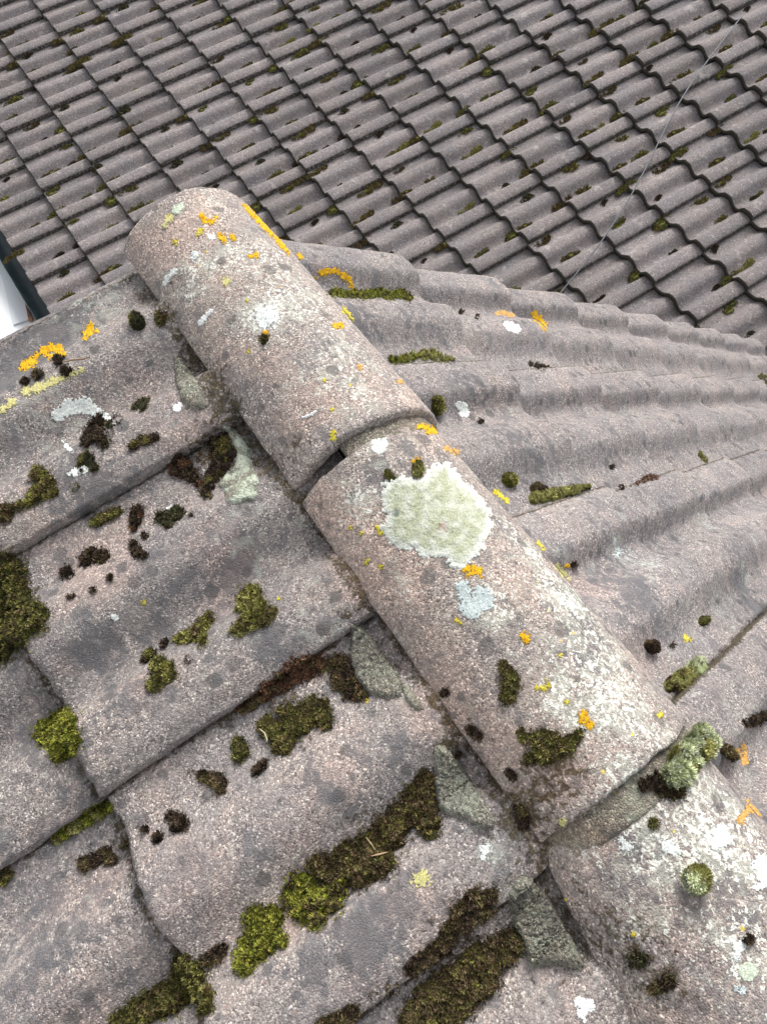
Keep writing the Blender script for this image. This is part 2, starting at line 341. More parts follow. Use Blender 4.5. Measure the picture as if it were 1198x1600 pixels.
spots(2, [(300, 370, 50, .6), (250, 380, 50, .8), (400, 560, 60, .7), (480, 640, 50, .9), (570, 600, 50, .7), (560, 850, 70, 1.0), (640, 930, 60, .9), (700, 1060, 60, 1.0), (680, 1120, 40, .9), (780, 1200, 60, 1.0), (890, 1200, 50, 1.0), (920, 920, 50, .6), (1000, 1030, 40, .6), (860, 880, 40, .6), (500, 800, 40, .7), (590, 900, 60, .8),
          (130, 860, 60, .8), (180, 870, 50, .8), (350, 870, 50, .5), (330, 960, 30, .9), (380, 880, 60, .5), (480, 1250, 110, .5), (270, 1400, 100, .5), (60, 1530, 100, .5), (900, 1350, 60, .5), (1050, 1450, 60, .5), (1100, 1560, 60, .5), (450, 1430, 25, 1.0), (160, 1370, 30, .9), (620, 1450, 80, .5), (280, 660, 50, .5), (200, 600, 60, .5), (230, 1060, 30, .6), (100, 950, 40, .4), (950, 640, 60, .3)])
spots(3, [(150, 1010, 40, 1.0), (250, 980, 30, .8), (420, 1000, 35, 1.1), (370, 890, 30, 1.0), (340, 940, 30, .8), (200, 1090, 50, .7), (390, 850, 25, .8), (60, 1160, 50, .7), (130, 1250, 60, .4), (620, 1160, 18, .9), (510, 1245, 16, .9), (20, 590, 60, .9), (100, 500, 60, .9), (160, 745, 60, .6), (90, 770, 60, .5),
          (590, 730, 25, 1.2), (480, 1210, 40, .3), (640, 700, 20, .9), (700, 760, 30, .4), (1020, 860, 40, .5), (960, 900, 60, .6), (900, 940, 60, .7), (1040, 800, 50, .3), (1000, 940, 60, .6), (1150, 700, 60, .5), (800, 680, 50, .6), (860, 760, 60, .5), (1150, 900, 50, .6), (960, 700, 60, .4), (1190, 960, 40, .7), (1120, 1190, 40, .8),
          (560, 500, 50, .7), (660, 520, 50, .5), (740, 600, 50, .6), (630, 1400, 60, .6), (560, 1470, 60, .6), (480, 1510, 50, .5), (1130, 1400, 50, .8), (980, 1330, 50, .7), (1100, 1250, 50, .4), (800, 960, 60, .4), (920, 1020, 50, .6), (30, 1480, 90, .4), (400, 1200, 60, .3), (140, 1440, 100, .3)])
for o, Wp, fc in NEAR:
    c = np.zeros((len(Wp), 4))
    lo, hi = Wp.min(0)-.1, Wp.max(0)+.1
    for ch in range(4):
        for p, r, s in WX[ch]:
            if (p < lo).any() or (p > hi).any(): continue
            c[:, ch] += s*np.exp(-((Wp-p)**2).sum(1)/(r*r))
    c *= .8; c[:, 3] *= 1.25; c[:, 0] = np.minimum(c[:, 0], (.76 if o.name.startswith('ridge') else .62)+.25*np.clip(vnoise(Wp, 30, 4)*2, -1, 1))
    if o.name.startswith('roof_tile'): uv = LOC[o.name]; e1 = np.exp(-((uv[:, 1]-EXPO+.004)/.010)**2); e2 = np.exp(-((uv[:, 0])/.006)**2); e3 = np.exp(-(uv[:, 1]/.004)**2); c[:, 1] += .9*e1+.8*e2+.35*e3+.45*np.exp(-((Wp[:, 1]+.082)/.005)**2)*(Wp[:, 1] < 0); c[:, 1] = np.minimum(c[:, 1], 1.2 if o.name.startswith('ridge') else .72)  # dirt and contact shade painted under noses and along the ridge foot; dark joints
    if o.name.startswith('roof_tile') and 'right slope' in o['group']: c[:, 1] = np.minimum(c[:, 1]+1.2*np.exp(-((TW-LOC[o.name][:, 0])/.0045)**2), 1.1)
    setcol(o.data, 'wx', np.clip(c, 0, 1.3))

# ------------------------------------------------------------------ crusts (lichen, mortar fillets) and moss
def fld(x, y, circ):
    f = -1e9
    for cx, cy, r in circ:
        v = r - math.hypot(x-cx, y-cy)
        if v > f: f = v
    return f
def polyf(x, y, pts):
    ins = False; dm = 1e9; n = len(pts)
    for i in range(n):
        x1, y1 = pts[i]; x2, y2 = pts[(i+1) % n]
        if (y1 > y) != (y2 > y) and x < (x2-x1)*(y-y1)/(y2-y1)+x1: ins = not ins
        dx, dy = x2-x1, y2-y1; t = max(0, min(1, ((x-x1)*dx+(y-y1)*dy)/(dx*dx+dy*dy+1e-9)))
        dm = min(dm, math.hypot(x-x1-t*dx, y-y1-t*dy))
    return dm if ins else -dm
def islands(V, fc):
    par = list(range(len(V)))
    def fd(a):
        while par[a] != a: par[a] = par[par[a]]; a = par[a]
        return a
    for f in fc:
        a = fd(f[0])
        for b in f[1:]: par[fd(b)] = a
    g = {}
    for f in fc: g.setdefault(fd(f[0]), []).append(f)
    return sorted(g.values(), key=len, reverse=True)
def densify(circ):
    out = []
    for a, b in zip(circ, circ[1:]):
        out.append(a); d = math.hypot(a[0]-b[0], a[1]-b[1])
        if d < (a[2]+b[2])*1.6+4:
            n = int(d/(.5*(a[2]+b[2])))
            for k in range(1, n+1): t = k/(n+1); out.append((a[0]+(b[0]-a[0])*t, a[1]+(b[1]-a[1])*t, (a[2]+(b[2]-a[2])*t)*.85))
    return out + [circ[-1]]
def crust(circ, T, step, namp, nscale, edge, colf, poly=None, seed=0., hb=.3, dome=False, ring=0, holes=0):
    """a raised growth over the part of the roof the outline covers; thickness T in metres"""
    if circ: circ = densify(circ)
    if poly: xs = [p[0] for p in poly]; ys = [p[1] for p in poly]; m = 4
    else: xs = [c[0]-c[2] for c in circ]+[c[0]+c[2] for c in circ]; ys = [c[1]-c[2] for c in circ]+[c[1]+c[2] for c in circ]; m = namp
    X = np.arange(min(xs)-m, max(xs)+m+step, step); Y = np.arange(min(ys)-m, max(ys)+m+step, step)
    vi = {}; V = []; C = []; Fv = []; D = []; N = []
    for j, y in enumerate(Y):
        for i, x in enumerate(X):
            x_, y_ = x+.35*step*math.sin(j*7.3+i), y+.35*step*math.sin(i*5.1+j)
            f = polyf(x_, y_, poly) if poly else fld(x_, y_, circ)
            if f < -namp-step*2: continue
            nz = noise.noise((x_/nscale, y_/nscale, seed)) + .5*noise.noise((x_/nscale*2.3, y_/nscale*2.3, seed+7)) + .3*noise.noise((x_/nscale*5, y_/nscale*5, seed+3))
            f += namp*nz
            if holes: f -= holes*max(0, noise.noise((x_/2.6, y_/2.6, seed+11))-.05)*9
            if f < -step*1.6: continue
            h = hit(x_, y_)
            if h is None: continue
            loc, nor, dist = h
            k = max(0, min(1, f/edge)); k = math.sqrt(k*(2-k)) if dome else k*(2-k)
            if ring and f > ring: k *= .7
            hb_ = 1 + hb*noise.noise((x_/2.2, y_/2.2, seed+1)) + hb*noise.noise((x_/6, y_/6, seed+2))
            z = T*k*hb_ if f > 0 else -.0015
            vi[(i, j)] = len(V); V.append(loc + nor*z); Fv.append(f); D.append(dist); N.append(nor); C.append((*colf(x_, y_, f), 1))
    fc = []
    for (i, j), a in vi.items():
        q = [a, vi.get((i+1, j)), vi.get((i+1, j+1)), vi.get((i, j+1))]
        if None in q: continue
        dd = [D[k] for k in q]
        if max(dd)-min(dd) > .03: continue
        if max(Fv[k] for k in q) < 0: continue
        fc.append(q)
    return V, fc, C, Fv, N
def lerp(a, b, t): return tuple(a[i]+(b[i]-a[i])*t for i in range(3))
def n2(x, y, s, seed=0): return .5+.5*max(-1, min(1, 1.6*noise.noise((x/s, y/s, seed))))
def finish(name, V, fc, C, mat, label, cat, group=None, kind=None):
    if not fc: print('EMPTY', label); return None
    A = np.array([tuple(v) for v in V]); base = A.mean(0)
    me = mesh(name, A-base, fc, mat); setcol(me, 'mc', C); o = obj(name, me); o.location = base
    tag(o, label, cat, group, kind); return o

LCOL = {'o': ((.66, .33, .01), (.82, .52, .03)), 'y': ((.66, .50, .03), (.66, .60, .12)), 'py': ((.60, .56, .22), (.70, .64, .30)), 'or': ((.62, .30, .07), (.70, .45, .16)),
        'w': ((.70, .74, .70), (.88, .90, .85)), 'b': ((.48, .56, .55), (.68, .74, .72)), 'pg': ((.50, .58, .43), (.70, .75, .62)), 'd': ((.9, .9, .89), (.95, .95, .93)), 'g': ((.30, .36, .27), (.46, .52, .42))}
def lichen(label, kind, circ, group=None, name='lichen_patch', cat='lichen', namp=None, T=None):
    a, b = LCOL[kind]; r = max(c[2] for c in circ); label = ' '.join(label.split()[:16]); sd = circ[0][0]*.37
    namp = namp if namp is not None else (r*.7 if kind in 'o y py or'.split() else r*.5)
    T = T or (.0009 if kind in ('o', 'y') else .0007)
    cf = lambda x, y, f: tuple(q*(.60+.62*n2(x, y, 1.9, sd+3)) for q in lerp(a, b, n2(x, y, 4.5, sd)))
    V, fc, C, _, _ = crust(circ, T, max(.8, min(1.2, r/6)), namp, max(2.0, min(4.5, r*.3)), 1.6, cf, seed=sd, hb=.5, holes={'d': 0, 'b': .9, 'w': .6, 'pg': .3}.get(kind, .75)*min(1, r/6))
    isl = islands(V, fc)
    for k, f_ in enumerate(isl):
        if k and len(f_) < max(8, .22*len(isl[0])): break
        use = sorted({i for f in f_ for i in f}); mp = {i: q for q, i in enumerate(use)}
        finish(name, [V[i] for i in use], [[mp[i] for i in f] for f in f_], [C[i] for i in use], M_LICHEN, label, cat, group or (label if k or (len(isl) > 1 and len(isl[1]) >= max(8, .22*len(isl[0]))) else None))

# the great pale lichen on the middle ridge tile
def bigcol(x, y, f):
    e = max(0, min(1, (f-3)/14.)); inner = lerp((.34, .36, .23), (.62, .64, .48), n2(x, y, 2.0, 3)); inner = lerp(inner, (.26, .27, .18), .8*max(0, n2(x, y, 2.2, 8)-.5)*2*n2(x, y, 16, 1))
    if math.hypot((x-692)/7, (y-825)/9) < 1+1.1*noise.noise((x/3, y/3, 0)): inner = (.32, .23, .17)
    if math.hypot((x-618)/6, (y-802)/7) < 1: inner = (.22, .25, .20)
    ringd = math.hypot(x-680, (y-808)*1.05); inner = tuple(q*(.90+.16*n2(x, y, 7, 9)) for q in inner)
    return tuple(q*.92 for q in lerp((.78, .80, .73), inner, e*min(1, .45+.8*n2(x, y, 14, 5))))
V, fc, C, _, _ = crust(None, .0014, 1.1, 7.5, 6.5, 8, bigcol, seed=2.2, hb=.5, holes=.35,
    poly=[(598, 752), (625, 742), (655, 748), (672, 728), (700, 718), (712, 738), (742, 765), (768, 800), (771, 826), (758, 848), (762, 862), (742, 872), (722, 893), (703, 886), (694, 872), (660, 873), (648, 860), (622, 862), (604, 845), (592, 828), (600, 806), (594, 782)])
finish('lichen_patch', V, fc, C, M_LICHEN, 'largest lichen, round and pale green with a white rim, on the middle ridge tile', 'lichen')

WL = 'white lichen patches'; YL = 'yellow lichen patches'
lichen('round white lichen with ragged edge halfway along the free end ridge tile', 'w', [(415, 495, 21), (405, 488, 12), (428, 500, 10)], WL)
lichen('broad white crescent lichen on grey verge tile left of the ridge end', 'w', [(92, 648, 13), (110, 636, 15), (132, 634, 15), (150, 644, 11), (168, 655, 8), (176, 662, 5)], WL, namp=5)
lichen('small white drop shaped mark on roof tile just left of the ridge side', 'd', [(277, 638, 7), (281, 633, 5)], None, 'bird_dropping', 'bird dropping', 2)
lichen('open white loop shaped mark on the free end ridge tile', 'd', [(313, 505, 5), (318, 499, 5), (325, 490, 4), (330, 486, 4)], None, 'bird_dropping', 'bird dropping', 2)
lichen('slim white streak near the far left of the free end ridge tile', 'w', [(258, 443, 5), (263, 435, 6), (270, 426, 6), (276, 421, 4)], WL, namp=2.5)
lichen('small white lichen just below the yellow ones at the free ridge end', 'w', [(305, 398, 8), (302, 404, 5)], WL)
lichen('white spot between two orange lichens near the free ridge end', 'w', [(332, 371, 6), (327, 369, 4)], WL, namp=2)
lichen('pale lichen at the rounded top edge of the free ridge end', 'pg', [(276, 328, 8), (283, 322, 6)], WL)
lichen('white angular lichen on the middle ridge tile right under the ridge joint', 'w', [(592, 698, 13), (599, 692, 8), (585, 692, 7)], WL, namp=3)
lichen('white oval lichen on right slope tile beside the ridge joint', 'w', [(722, 636, 9), (725, 645, 9), (716, 632, 6)], WL, namp=2.5)
lichen('bluish white lichen cluster right below the orange lichen on middle ridge tile', 'b', [(722, 918, 13), (735, 948, 19), (757, 942, 15), (748, 925, 11), (765, 930, 8), (740, 962, 9)], WL, namp=6)
lichen('white fleck between the two orange lichens on the far right verge', 'd', [(797, 510, 8), (806, 514, 8), (790, 506, 5)], None, 'bird_dropping', 'bird dropping', 2)
lichen('round greenish white lichen near lower right corner of the photo', 'pg', [(1168, 1518, 16)], WL, namp=2.5)
lichen('rough white lichen high on the nearest ridge tile at its right shoulder', 'w', [(1124, 1302, 16), (1118, 1318, 12), (1136, 1312, 11)], WL)
lichen('rough white lichen on the nearest ridge tile, left of the shoulder one', 'w', [(1044, 1322, 13), (1055, 1330, 10), (1026, 1343, 6)], WL)
lichen('white lichen cut by right edge of photo on nearest ridge tile', 'w', [(1188, 1350, 16), (1195, 1372, 14), (1184, 1384, 9)], WL)
lichen('small double white lichen left side of nearest ridge tile under the joint', 'w', [(970, 1312, 7), (983, 1325, 7), (968, 1325, 4)], WL)
lichen('bright white splash on roof tile at bottom edge, left of nearest ridge tile', 'd', [(905, 1566, 10), (918, 1572, 12), (908, 1584, 9), (912, 1596, 4)], None, 'bird_dropping', 'bird dropping', 4)
lichen('white speckled lichen on roof tile by the left foot of ridge, above the lower mortar piece', 'w', [(757, 1328, 9), (755, 1340, 7), (762, 1320, 5)], WL)
lichen('white mark resting on small dark moss tuft left of ridge', 'd', [(262, 797, 5), (257, 802, 5), (268, 791, 3)], None, 'bird_dropping', 'bird dropping', 2)
lichen('thin white smear beside the green tuft on grey verge tile', 'w', [(118, 738, 8), (132, 734, 8), (108, 741, 4)], WL, namp=3)
lichen('small white lichen left of dark tuft on grey verge tile', 'w', [(104, 697, 5), (110, 703, 5), (98, 690, 3)], WL, namp=3)
lichen('white starry fleck on the crown of a roof tile left of ridge', 'w', [(180, 965, 6), (176, 963, 4)], WL, namp=3)
lichen('branching white lichen above the round greenish one, lower right', 'w', [(1152, 1480, 10), (1165, 1470, 9), (1148, 1495, 8)], WL)
lichen('rough white lichen just under the round greenish one, lower right', 'b', [(1150, 1545, 7), (1160, 1548, 8)], WL)
lichen('pale feather shaped fleck on the free end ridge tile near the ridge joint', 'd', [(473, 652, 2.2), (480, 650, 2.6), (487, 647, 3), (493, 643, 2.4)], None, 'bird_dropping', 'bird dropping', 1)
lichen('pale round lichen low on the right slope tile near a dark moss button', 'b', [(966, 860, 6), (962, 868, 5)], WL)
lichen('long pale yellow film in the channel of the grey verge tile', 'py', [(40, 612, 9), (60, 606, 10), (85, 596, 9), (110, 586, 7), (128, 578, 5), (20, 628, 8), (5, 640, 7)], YL, namp=7, T=.0007)
lichen('faint yellow rosette on roof tile beside the brown moss near bottom', 'py', [(658, 1372, 15)], YL, namp=9, T=.0005)
for k, c, lab in [
 ('o', [(316, 338, 6), (321, 345, 6), (330, 347, 6), (338, 341, 5)], 'orange hook shaped lichen on top of the free ridge end'),
 ('o', [(347, 371, 7), (350, 378, 5), (343, 366, 4)], 'orange lichen pair member left of the two under the hook at ridge end'),
 ('o', [(362, 369, 5), (365, 373, 5)], 'orange lichen pair member right of the two under the hook at ridge end'),
 ('y', [(313, 362, 7), (309, 367, 4)], 'yellow lichen directly below the orange hook at ridge end'),
 ('y', [(274, 378, 5), (276, 383, 3)], 'lone yellow speck leftmost on the free ridge end'),
 ('py', [(265, 340, 8), (258, 352, 6)], 'faint yellow lichen on left curve of the free ridge end'),
 ('o', [(400, 399, 6), (390, 401, 4)], 'orange speck midway across the free end ridge tile'),
 ('py', [(353, 440, 8)], 'greenish yellow lichen spot above the round white one'),
 ('o', [(381, 321, 4), (388, 328, 5), (396, 336, 6), (405, 345, 6), (415, 355, 6), (425, 366, 6), (434, 376, 6), (443, 386, 5), (451, 396, 4)], 'long orange lichen band along right edge of free ridge end'),
 ('o', [(470, 402, 5), (467, 398, 4)], 'orange lichen dab at foot of the long orange band'),
 ('o', [(440, 383, 5)], 'orange speck beside the long orange band'),
 ('o', [(496, 432, 5), (503, 427, 6), (514, 424, 7), (526, 425, 7), (536, 430, 7), (544, 437, 6), (549, 446, 5), (550, 453, 4)], 'orange arch of lichen on the verge tile behind the ridge'),
 ('y', [(537, 485, 6), (545, 493, 6), (550, 499, 4)], 'yellow lichen strip on right edge of free end ridge tile'),
 ('o', [(524, 509, 6), (533, 509, 6)], 'orange lichen near the right edge of free end ridge tile'),
 ('o', [(415, 520, 5), (416, 526, 5)], 'orange lichen on small moss tuft under the round white lichen'),
 ('y', [(388, 549, 4)], 'yellow speck left below the round white lichen'),
 ('y', [(386, 470, 3)], 'tiny yellow speck left above the round white lichen'),
 ('y', [(521, 677, 6), (521, 686, 6)], 'bright yellow square lichen at the ridge joint edge'),
 ('y', [(519, 640, 4)], 'yellow speck above the bright square lichen'),
 ('or', [(562, 573, 6)], 'rusty orange speck on the free end ridge tile'),
 ('y', [(507, 594, 4)], 'yellow speck in the centre of the free end ridge tile'),
 ('o', [(657, 667, 6), (665, 668, 6), (674, 670, 6), (682, 674, 5), (668, 676, 5)], 'orange lichen on the middle ridge tile at far right of ridge joint'),
 ('o', [(652, 719, 6), (645, 721, 4)], 'orange yellow lichen above the olive moss button on the big pale lichen'),
 ('or', [(697, 700, 6), (712, 706, 7)], 'faded orange lichen right above the biggest pale lichen'),
 ('y', [(774, 769, 6), (782, 775, 5), (792, 783, 5)], 'yellow lichen on the right edge beside the biggest pale lichen'),
 ('y', [(589, 824, 5), (594, 832, 6)], 'yellow lichen touching the left rim of biggest pale lichen'),
 ('y', [(548, 825, 4)], 'yellow speck left of biggest pale lichen, upper one'),
 ('y', [(564, 833, 4)], 'yellow speck between the others left of biggest pale lichen'),
 ('y', [(574, 877, 6)], 'yellow dab lower left of biggest pale lichen'),
 ('y', [(595, 886, 5)], 'yellow dab below left rim of biggest pale lichen'),
 ('o', [(727, 889, 8), (738, 888, 7), (748, 892, 7), (730, 899, 5), (751, 901, 4)], 'bright orange lichen at the bottom rim of biggest pale lichen'),
 ('y', [(714, 969, 5), (721, 976, 3)], 'yellow speck below the bluish white cluster'),
 ('o', [(817, 993, 7), (822, 1001, 7), (826, 992, 4)], 'orange ring lichen alone in middle of the middle ridge tile'),
 ('y', [(875, 1024, 4)], 'yellow speck right of the lone orange ring lichen'),
 ('y', [(838, 1075, 5), (850, 1075, 6), (857, 1072, 5), (853, 1062, 3)], 'golden lichen row above the two lower orange ones'),
 ('y', [(885, 1097, 5)], 'yellow dot just above the lowest orange lichen'),
 ('o', [(911, 1115, 8), (907, 1127, 6), (922, 1133, 8), (917, 1124, 7)], 'lowest large orange lichen on the middle ridge tile'),
 ('y', [(1030, 1117, 6)], 'lemon yellow dot near the right edge of middle ridge tile'),
 ('y', [(841, 849, 5), (848, 858, 4)], 'yellow crust on the right edge of middle ridge tile, upper'),
 ('py', [(870, 885, 6), (880, 897, 6), (888, 905, 4)], 'pale yellow crust on right edge of middle ridge tile, lower'),
 ('o', [(885, 884, 5)], 'orange speck on right slope tile touching the ridge edge'),
 ('y', [(1071, 996, 7), (1078, 1001, 4)], 'yellow lichen on right slope tile beside dark brown moss button'),
 ('or', [(1157, 1281, 8), (1170, 1262, 8), (1182, 1272, 7), (1166, 1252, 5)], 'rusty orange lichen on the shoulder of nearest ridge tile'),
 ('or', [(1150, 1175, 8), (1162, 1190, 8), (1160, 1165, 6)], 'ochre lichen in the channel right of the pale cushions'),
 ('o', [(38, 572, 9), (50, 566, 10), (58, 556, 6)], 'golden lichen nearest the left photo edge on verge tile'),
 ('o', [(70, 548, 9), (80, 544, 9), (92, 545, 9), (98, 553, 7), (76, 557, 6)], 'larger golden lichen on verge tile beside dark moss'),
 ('o', [(142, 511, 8), (134, 525, 7), (150, 516, 5)], 'golden lichen on verge tile nearest to the ridge end'),
 ('y', [(225, 941, 6)], 'lone lemon speck on crown of roof tile left of ridge'),
 ('y', [(436, 936, 4)], 'yellow speck by green moss left of ridge'),
 ('y', [(573, 1095, 4)], 'yellow dot below the mortar piece left of ridge'),
 ('or', [(776, 489, 4), (787, 489, 6), (799, 493, 5), (805, 490, 3)], 'pale orange lichen on far right verge, upper of two'),
 ('o', [(833, 490, 6), (840, 498, 8), (848, 507, 8), (856, 515, 5)], 'bright orange lichen on far right verge, lower of two'),
 ('y', [(182, 430, 3.5)], 'tiny yellow dot at the corner behind the ridge end'),
 ('or', [(625, 595, 6)], 'ochre streak on right slope tile behind ridge'),
 ('y', [(989, 1460, 5)], 'yellow dot on left flank of nearest ridge tile'),
 ('py', [(878, 1284, 8)], 'dull yellow crust above the lower ridge joint'),
 ('y', [(884, 1405, 3)], 'tiny yellow dot left edge of nearest ridge tile')]:
    lichen(lab, k, c, YL)

MC = {  # moss colours, linear: base plus tuft palette
 'dark': ((.020, .020, .010), [(.030, .034, .014), (.055, .055, .020), (.075, .060, .030), (.020, .022, .012)]),
 'brown': ((.035, .022, .010), [(.075, .048, .020), (.11, .075, .032), (.055, .045, .016), (.15, .10, .055), (.07, .075, .02), (.035, .022, .012)]),
 'dkbrown': ((.016, .011, .008), [(.030, .020, .013), (.055, .035, .020), (.020, .014, .010), (.07, .05, .03)]),
 'red': ((.045, .020, .012), [(.12, .050, .028), (.16, .08, .045), (.08, .045, .02), (.05, .03, .016)]),
 'green': ((.030, .040, .008), [(.10, .13, .020), (.06, .09, .016), (.15, .17, .03), (.08, .06, .02), (.19, .22, .07)]),
 'dkgreen': ((.022, .030, .008), [(.050, .065, .016), (.08, .10, .02), (.035, .045, .014), (.10, .085, .03), (.13, .15, .03)]),
 'lime': ((.07, .08, .006), [(.22, .25, .015), (.30, .31, .02), (.14, .17, .016), (.34, .30, .03), (.10, .08, .02)]),
 'olive': ((.10, .10, .025), [(.20, .20, .05), (.26, .25, .08), (.15, .15, .035), (.12, .09, .03)]),
 'pale': ((.20, .23, .10), [(.36, .40, .20), (.45, .48, .29), (.28, .32, .13), (.54, .56, .42)]),
 'mix': ((.030, .026, .010), [(.10, .09, .022), (.07, .05, .022), (.14, .15, .025), (.12, .08, .035), (.05, .04, .016)]),
}
def _m(c, k, f):
    g = (c[0]+c[1]+c[2])/3
    q = [min(.75, (x*.86+g*.14)*f) for x in c]
    if k in ('green', 'dkgreen', 'mix'): q[0] = max(q[0], q[1]*1.04)
    return tuple(q)
MC = {k: (_m(a, k, 1.5), [_m(c, k, 1.25 if k in ('pale', 'lime') else 1.85) for c in b]) for k, (a, b) in MC.items()}
def tufts(px, py, V0, N0, h0, pal, ln, wd, blades, V, fc, C, seedn):
    for k in range(len(V0)):
        p = V0[k]; n = N0[k]; q = pal[k]
        base_c = q; t = n.orthogonal().normalized(); b = n.cross(t)
        cnt = blades if blades < 4 else blades + random.randint(-1, 1)
        for _ in range(cnt):
            a = random.random()*6.283; tilt = .25+.75*random.random(); L = ln*(.55+.8*random.random())
            dr = (t*math.cos(a)+b*math.sin(a))*tilt + n; dr.normalize()
            o_ = p + (t*math.cos(a)+b*math.sin(a))*wd*.7 - n*.0006
            sd = dr.cross(n + t*.01).normalized()*(wd*.5*(.6+.8*random.random()))
            i = len(V); V += [o_-sd, o_+sd, o_+sd*.8+dr*L*.6, o_+dr*L, o_-sd*.8+dr*L*.6]; fc.append((i, i+1, i+2, i+3, i+4))
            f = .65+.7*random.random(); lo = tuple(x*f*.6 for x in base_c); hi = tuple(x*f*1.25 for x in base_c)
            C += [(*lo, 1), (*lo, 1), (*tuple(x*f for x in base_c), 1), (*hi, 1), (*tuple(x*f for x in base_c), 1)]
MG = 'moss clumps on the near roof'
def moss(label, cls, circ, T=.006, cls2=None, blend=18, cushion=False, ln=.0034, wd=.0009, dens=.55, group=MG, name='moss_clump', namp=None, each=False):
    if each:
        for c in circ: moss(label, cls, [c], T, cls2, blend, cushion, ln, wd, dens, label, name, namp)
        return
    if not cushion: T *= .5
    base, pal = MC[cls]; base2, pal2 = MC[cls2] if cls2 else (base, pal)
    r = max(c[2] for c in circ); sd = circ[0][0]*.71
    namp = namp if namp is not None else (1.0 if cushion else min(7, .5*sum(c[2] for c in circ)/len(circ)))
    cf = lambda x, y, f: lerp(base, base2, 1 if n2(x, y, blend, sd) > .55 else 0)
    V, fc, C, Fv, N = crust(circ, T, 2.0 if r > 12 else 1.5, namp, 9 if r > 12 else 5, min(r*.95, 14) if cushion else min(r*.6, 9), cf, seed=sd, hb=.12 if cushion else .7, dome=cushion, holes=0 if cushion or r < 9 else .7)
    if not fc: print('EMPTY', label); return
    isl = islands(V, fc); fc = isl[0] + [f for g_ in isl[1:] if len(g_) > .5*len(isl[0]) for f in g_] if len(isl) > 1 else fc
    used = {i for f in fc for i in f}
    idx = [k for k in range(len(V)) if k in used and 1 and True]
    idx = [k for k in idx if Fv[k] > (.3 if cushion else -.5)] or idx
    step = 2.0 if r > 12 else 1.5; ntuft = int(len(idx)*step*step*dens)
    V0, N0, Q = [], [], []
    cx_ = sum(c[0] for c in circ)/len(circ)
    inv = [(V[k], N[k], C[k]) for k in idx]
    for _ in range(ntuft):
        p, n, c = random.choice(inv)
        j = Vector((random.random()-.5, random.random()-.5, random.random()-.5))*.0022
        if not cushion and noise.noise(p*170+Vector((sd, 0, 0))) < -.22: continue
        pl = pal2 if c[:3] == base2 and cls2 else pal
        fq = 1+.75*noise.noise(p*95) + .4*noise.noise(p*260); V0.append(p+j); N0.append(n); Q.append(tuple(x*fq for x in random.choice(pl)))
    if not cushion:     # thin straggling growth around the clump
        cd = densify(circ)
        for _ in range(int(ntuft*.22)):
            c0 = random.choice(cd); a = random.random()*6.283; rr = c0[2]*(.9+random.random()**1.6*.65)
            hh = hit(c0[0]+rr*math.cos(a), c0[1]+rr*math.sin(a))
            if hh: V0.append(hh[0]); N0.append(hh[1]); Q.append(tuple(x*.8 for x in random.choice(pal)))
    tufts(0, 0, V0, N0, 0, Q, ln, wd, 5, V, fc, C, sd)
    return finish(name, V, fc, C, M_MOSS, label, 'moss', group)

moss('large dark green and brown moss cushion at the left photo edge', 'dkgreen', [(5, 890, 26), (18, 893, 22), (10, 935, 38), (15, 980, 34), (52, 968, 20), (0, 1015, 20), (35, 945, 18), (60, 958, 12)], .014, 'mix')
moss('bright green moss clump in the nose corner of a tile near left edge', 'lime', [(80, 1142, 22), (102, 1128, 20), (95, 1172, 18), (108, 1160, 18), (70, 1150, 14)], .010, 'dkgreen')
moss('narrow bright green moss line along the joint at lower left', 'lime', [(92, 1310, 7), (108, 1298, 8), (125, 1288, 9), (142, 1277, 11), (158, 1267, 11), (170, 1259, 7)], .006, 'olive')
moss('short brown moss strip in joint at left photo edge', 'mix', [(0, 1372, 10), (12, 1364, 8)], .005)
moss('dark green moss mass under tile nose at bottom left', 'dkgreen', [(285, 1508, 15), (295, 1540, 26), (262, 1560, 26), (225, 1578, 22), (190, 1596, 16), (318, 1558, 13), (300, 1520, 16), (325, 1575, 8)], .013, 'mix')
moss('moss wedge at the lower end of the long mossy channel', 'lime', [(382, 1512, 13), (390, 1488, 19), (405, 1458, 22), (425, 1432, 18), (412, 1484, 14), (398, 1430, 14), (440, 1470, 10)], .010, 'dkgreen')
moss('yellow green moss lump in the middle of the long mossy channel', 'lime', [(470, 1385, 22), (480, 1425, 20), (510, 1405, 24), (458, 1400, 16), (495, 1438, 12), (530, 1390, 14)], .012, 'mix', blend=14)
moss('long brown moss bank filling upper part of the mossy channel', 'brown', [(500, 1352, 17), (525, 1365, 22), (545, 1340, 24), (575, 1335, 28), (605, 1305, 28), (630, 1275, 24), (650, 1240, 18), (664, 1215, 12), (660, 1270, 24), (672, 1295, 14), (600, 1350, 18), (560, 1375, 14)], .012, 'mix')
moss('brown moss patch beside mortar in joint near bottom', 'brown', [(742, 1408, 18), (722, 1432, 19), (702, 1455, 12), (765, 1398, 10), (752, 1420, 14)], .008, 'dkbrown')
moss('thin brown moss trail in the joint at the bottom edge', 'brown', [(690, 1478, 14), (662, 1500, 13), (645, 1512, 11), (612, 1542, 8), (585, 1560, 9), (550, 1582, 11), (520, 1596, 11), (505, 1600, 9)], .006, 'dkbrown')
moss('wide red brown moss bank at bottom beside the mortar piece', 'brown', [(800, 1470, 18), (782, 1485, 24), (750, 1505, 30), (712, 1535, 32), (678, 1562, 32), (652, 1590, 24), (710, 1570, 26), (760, 1535, 18), (690, 1595, 22)], .012, 'mix')
moss('olive brown moss cluster in channel beside thin groove', 'mix', [(420, 1135, 15), (445, 1150, 20), (470, 1125, 22), (495, 1108, 18), (505, 1125, 13), (448, 1112, 12), (440, 1168, 12)], .009, 'dkgreen')
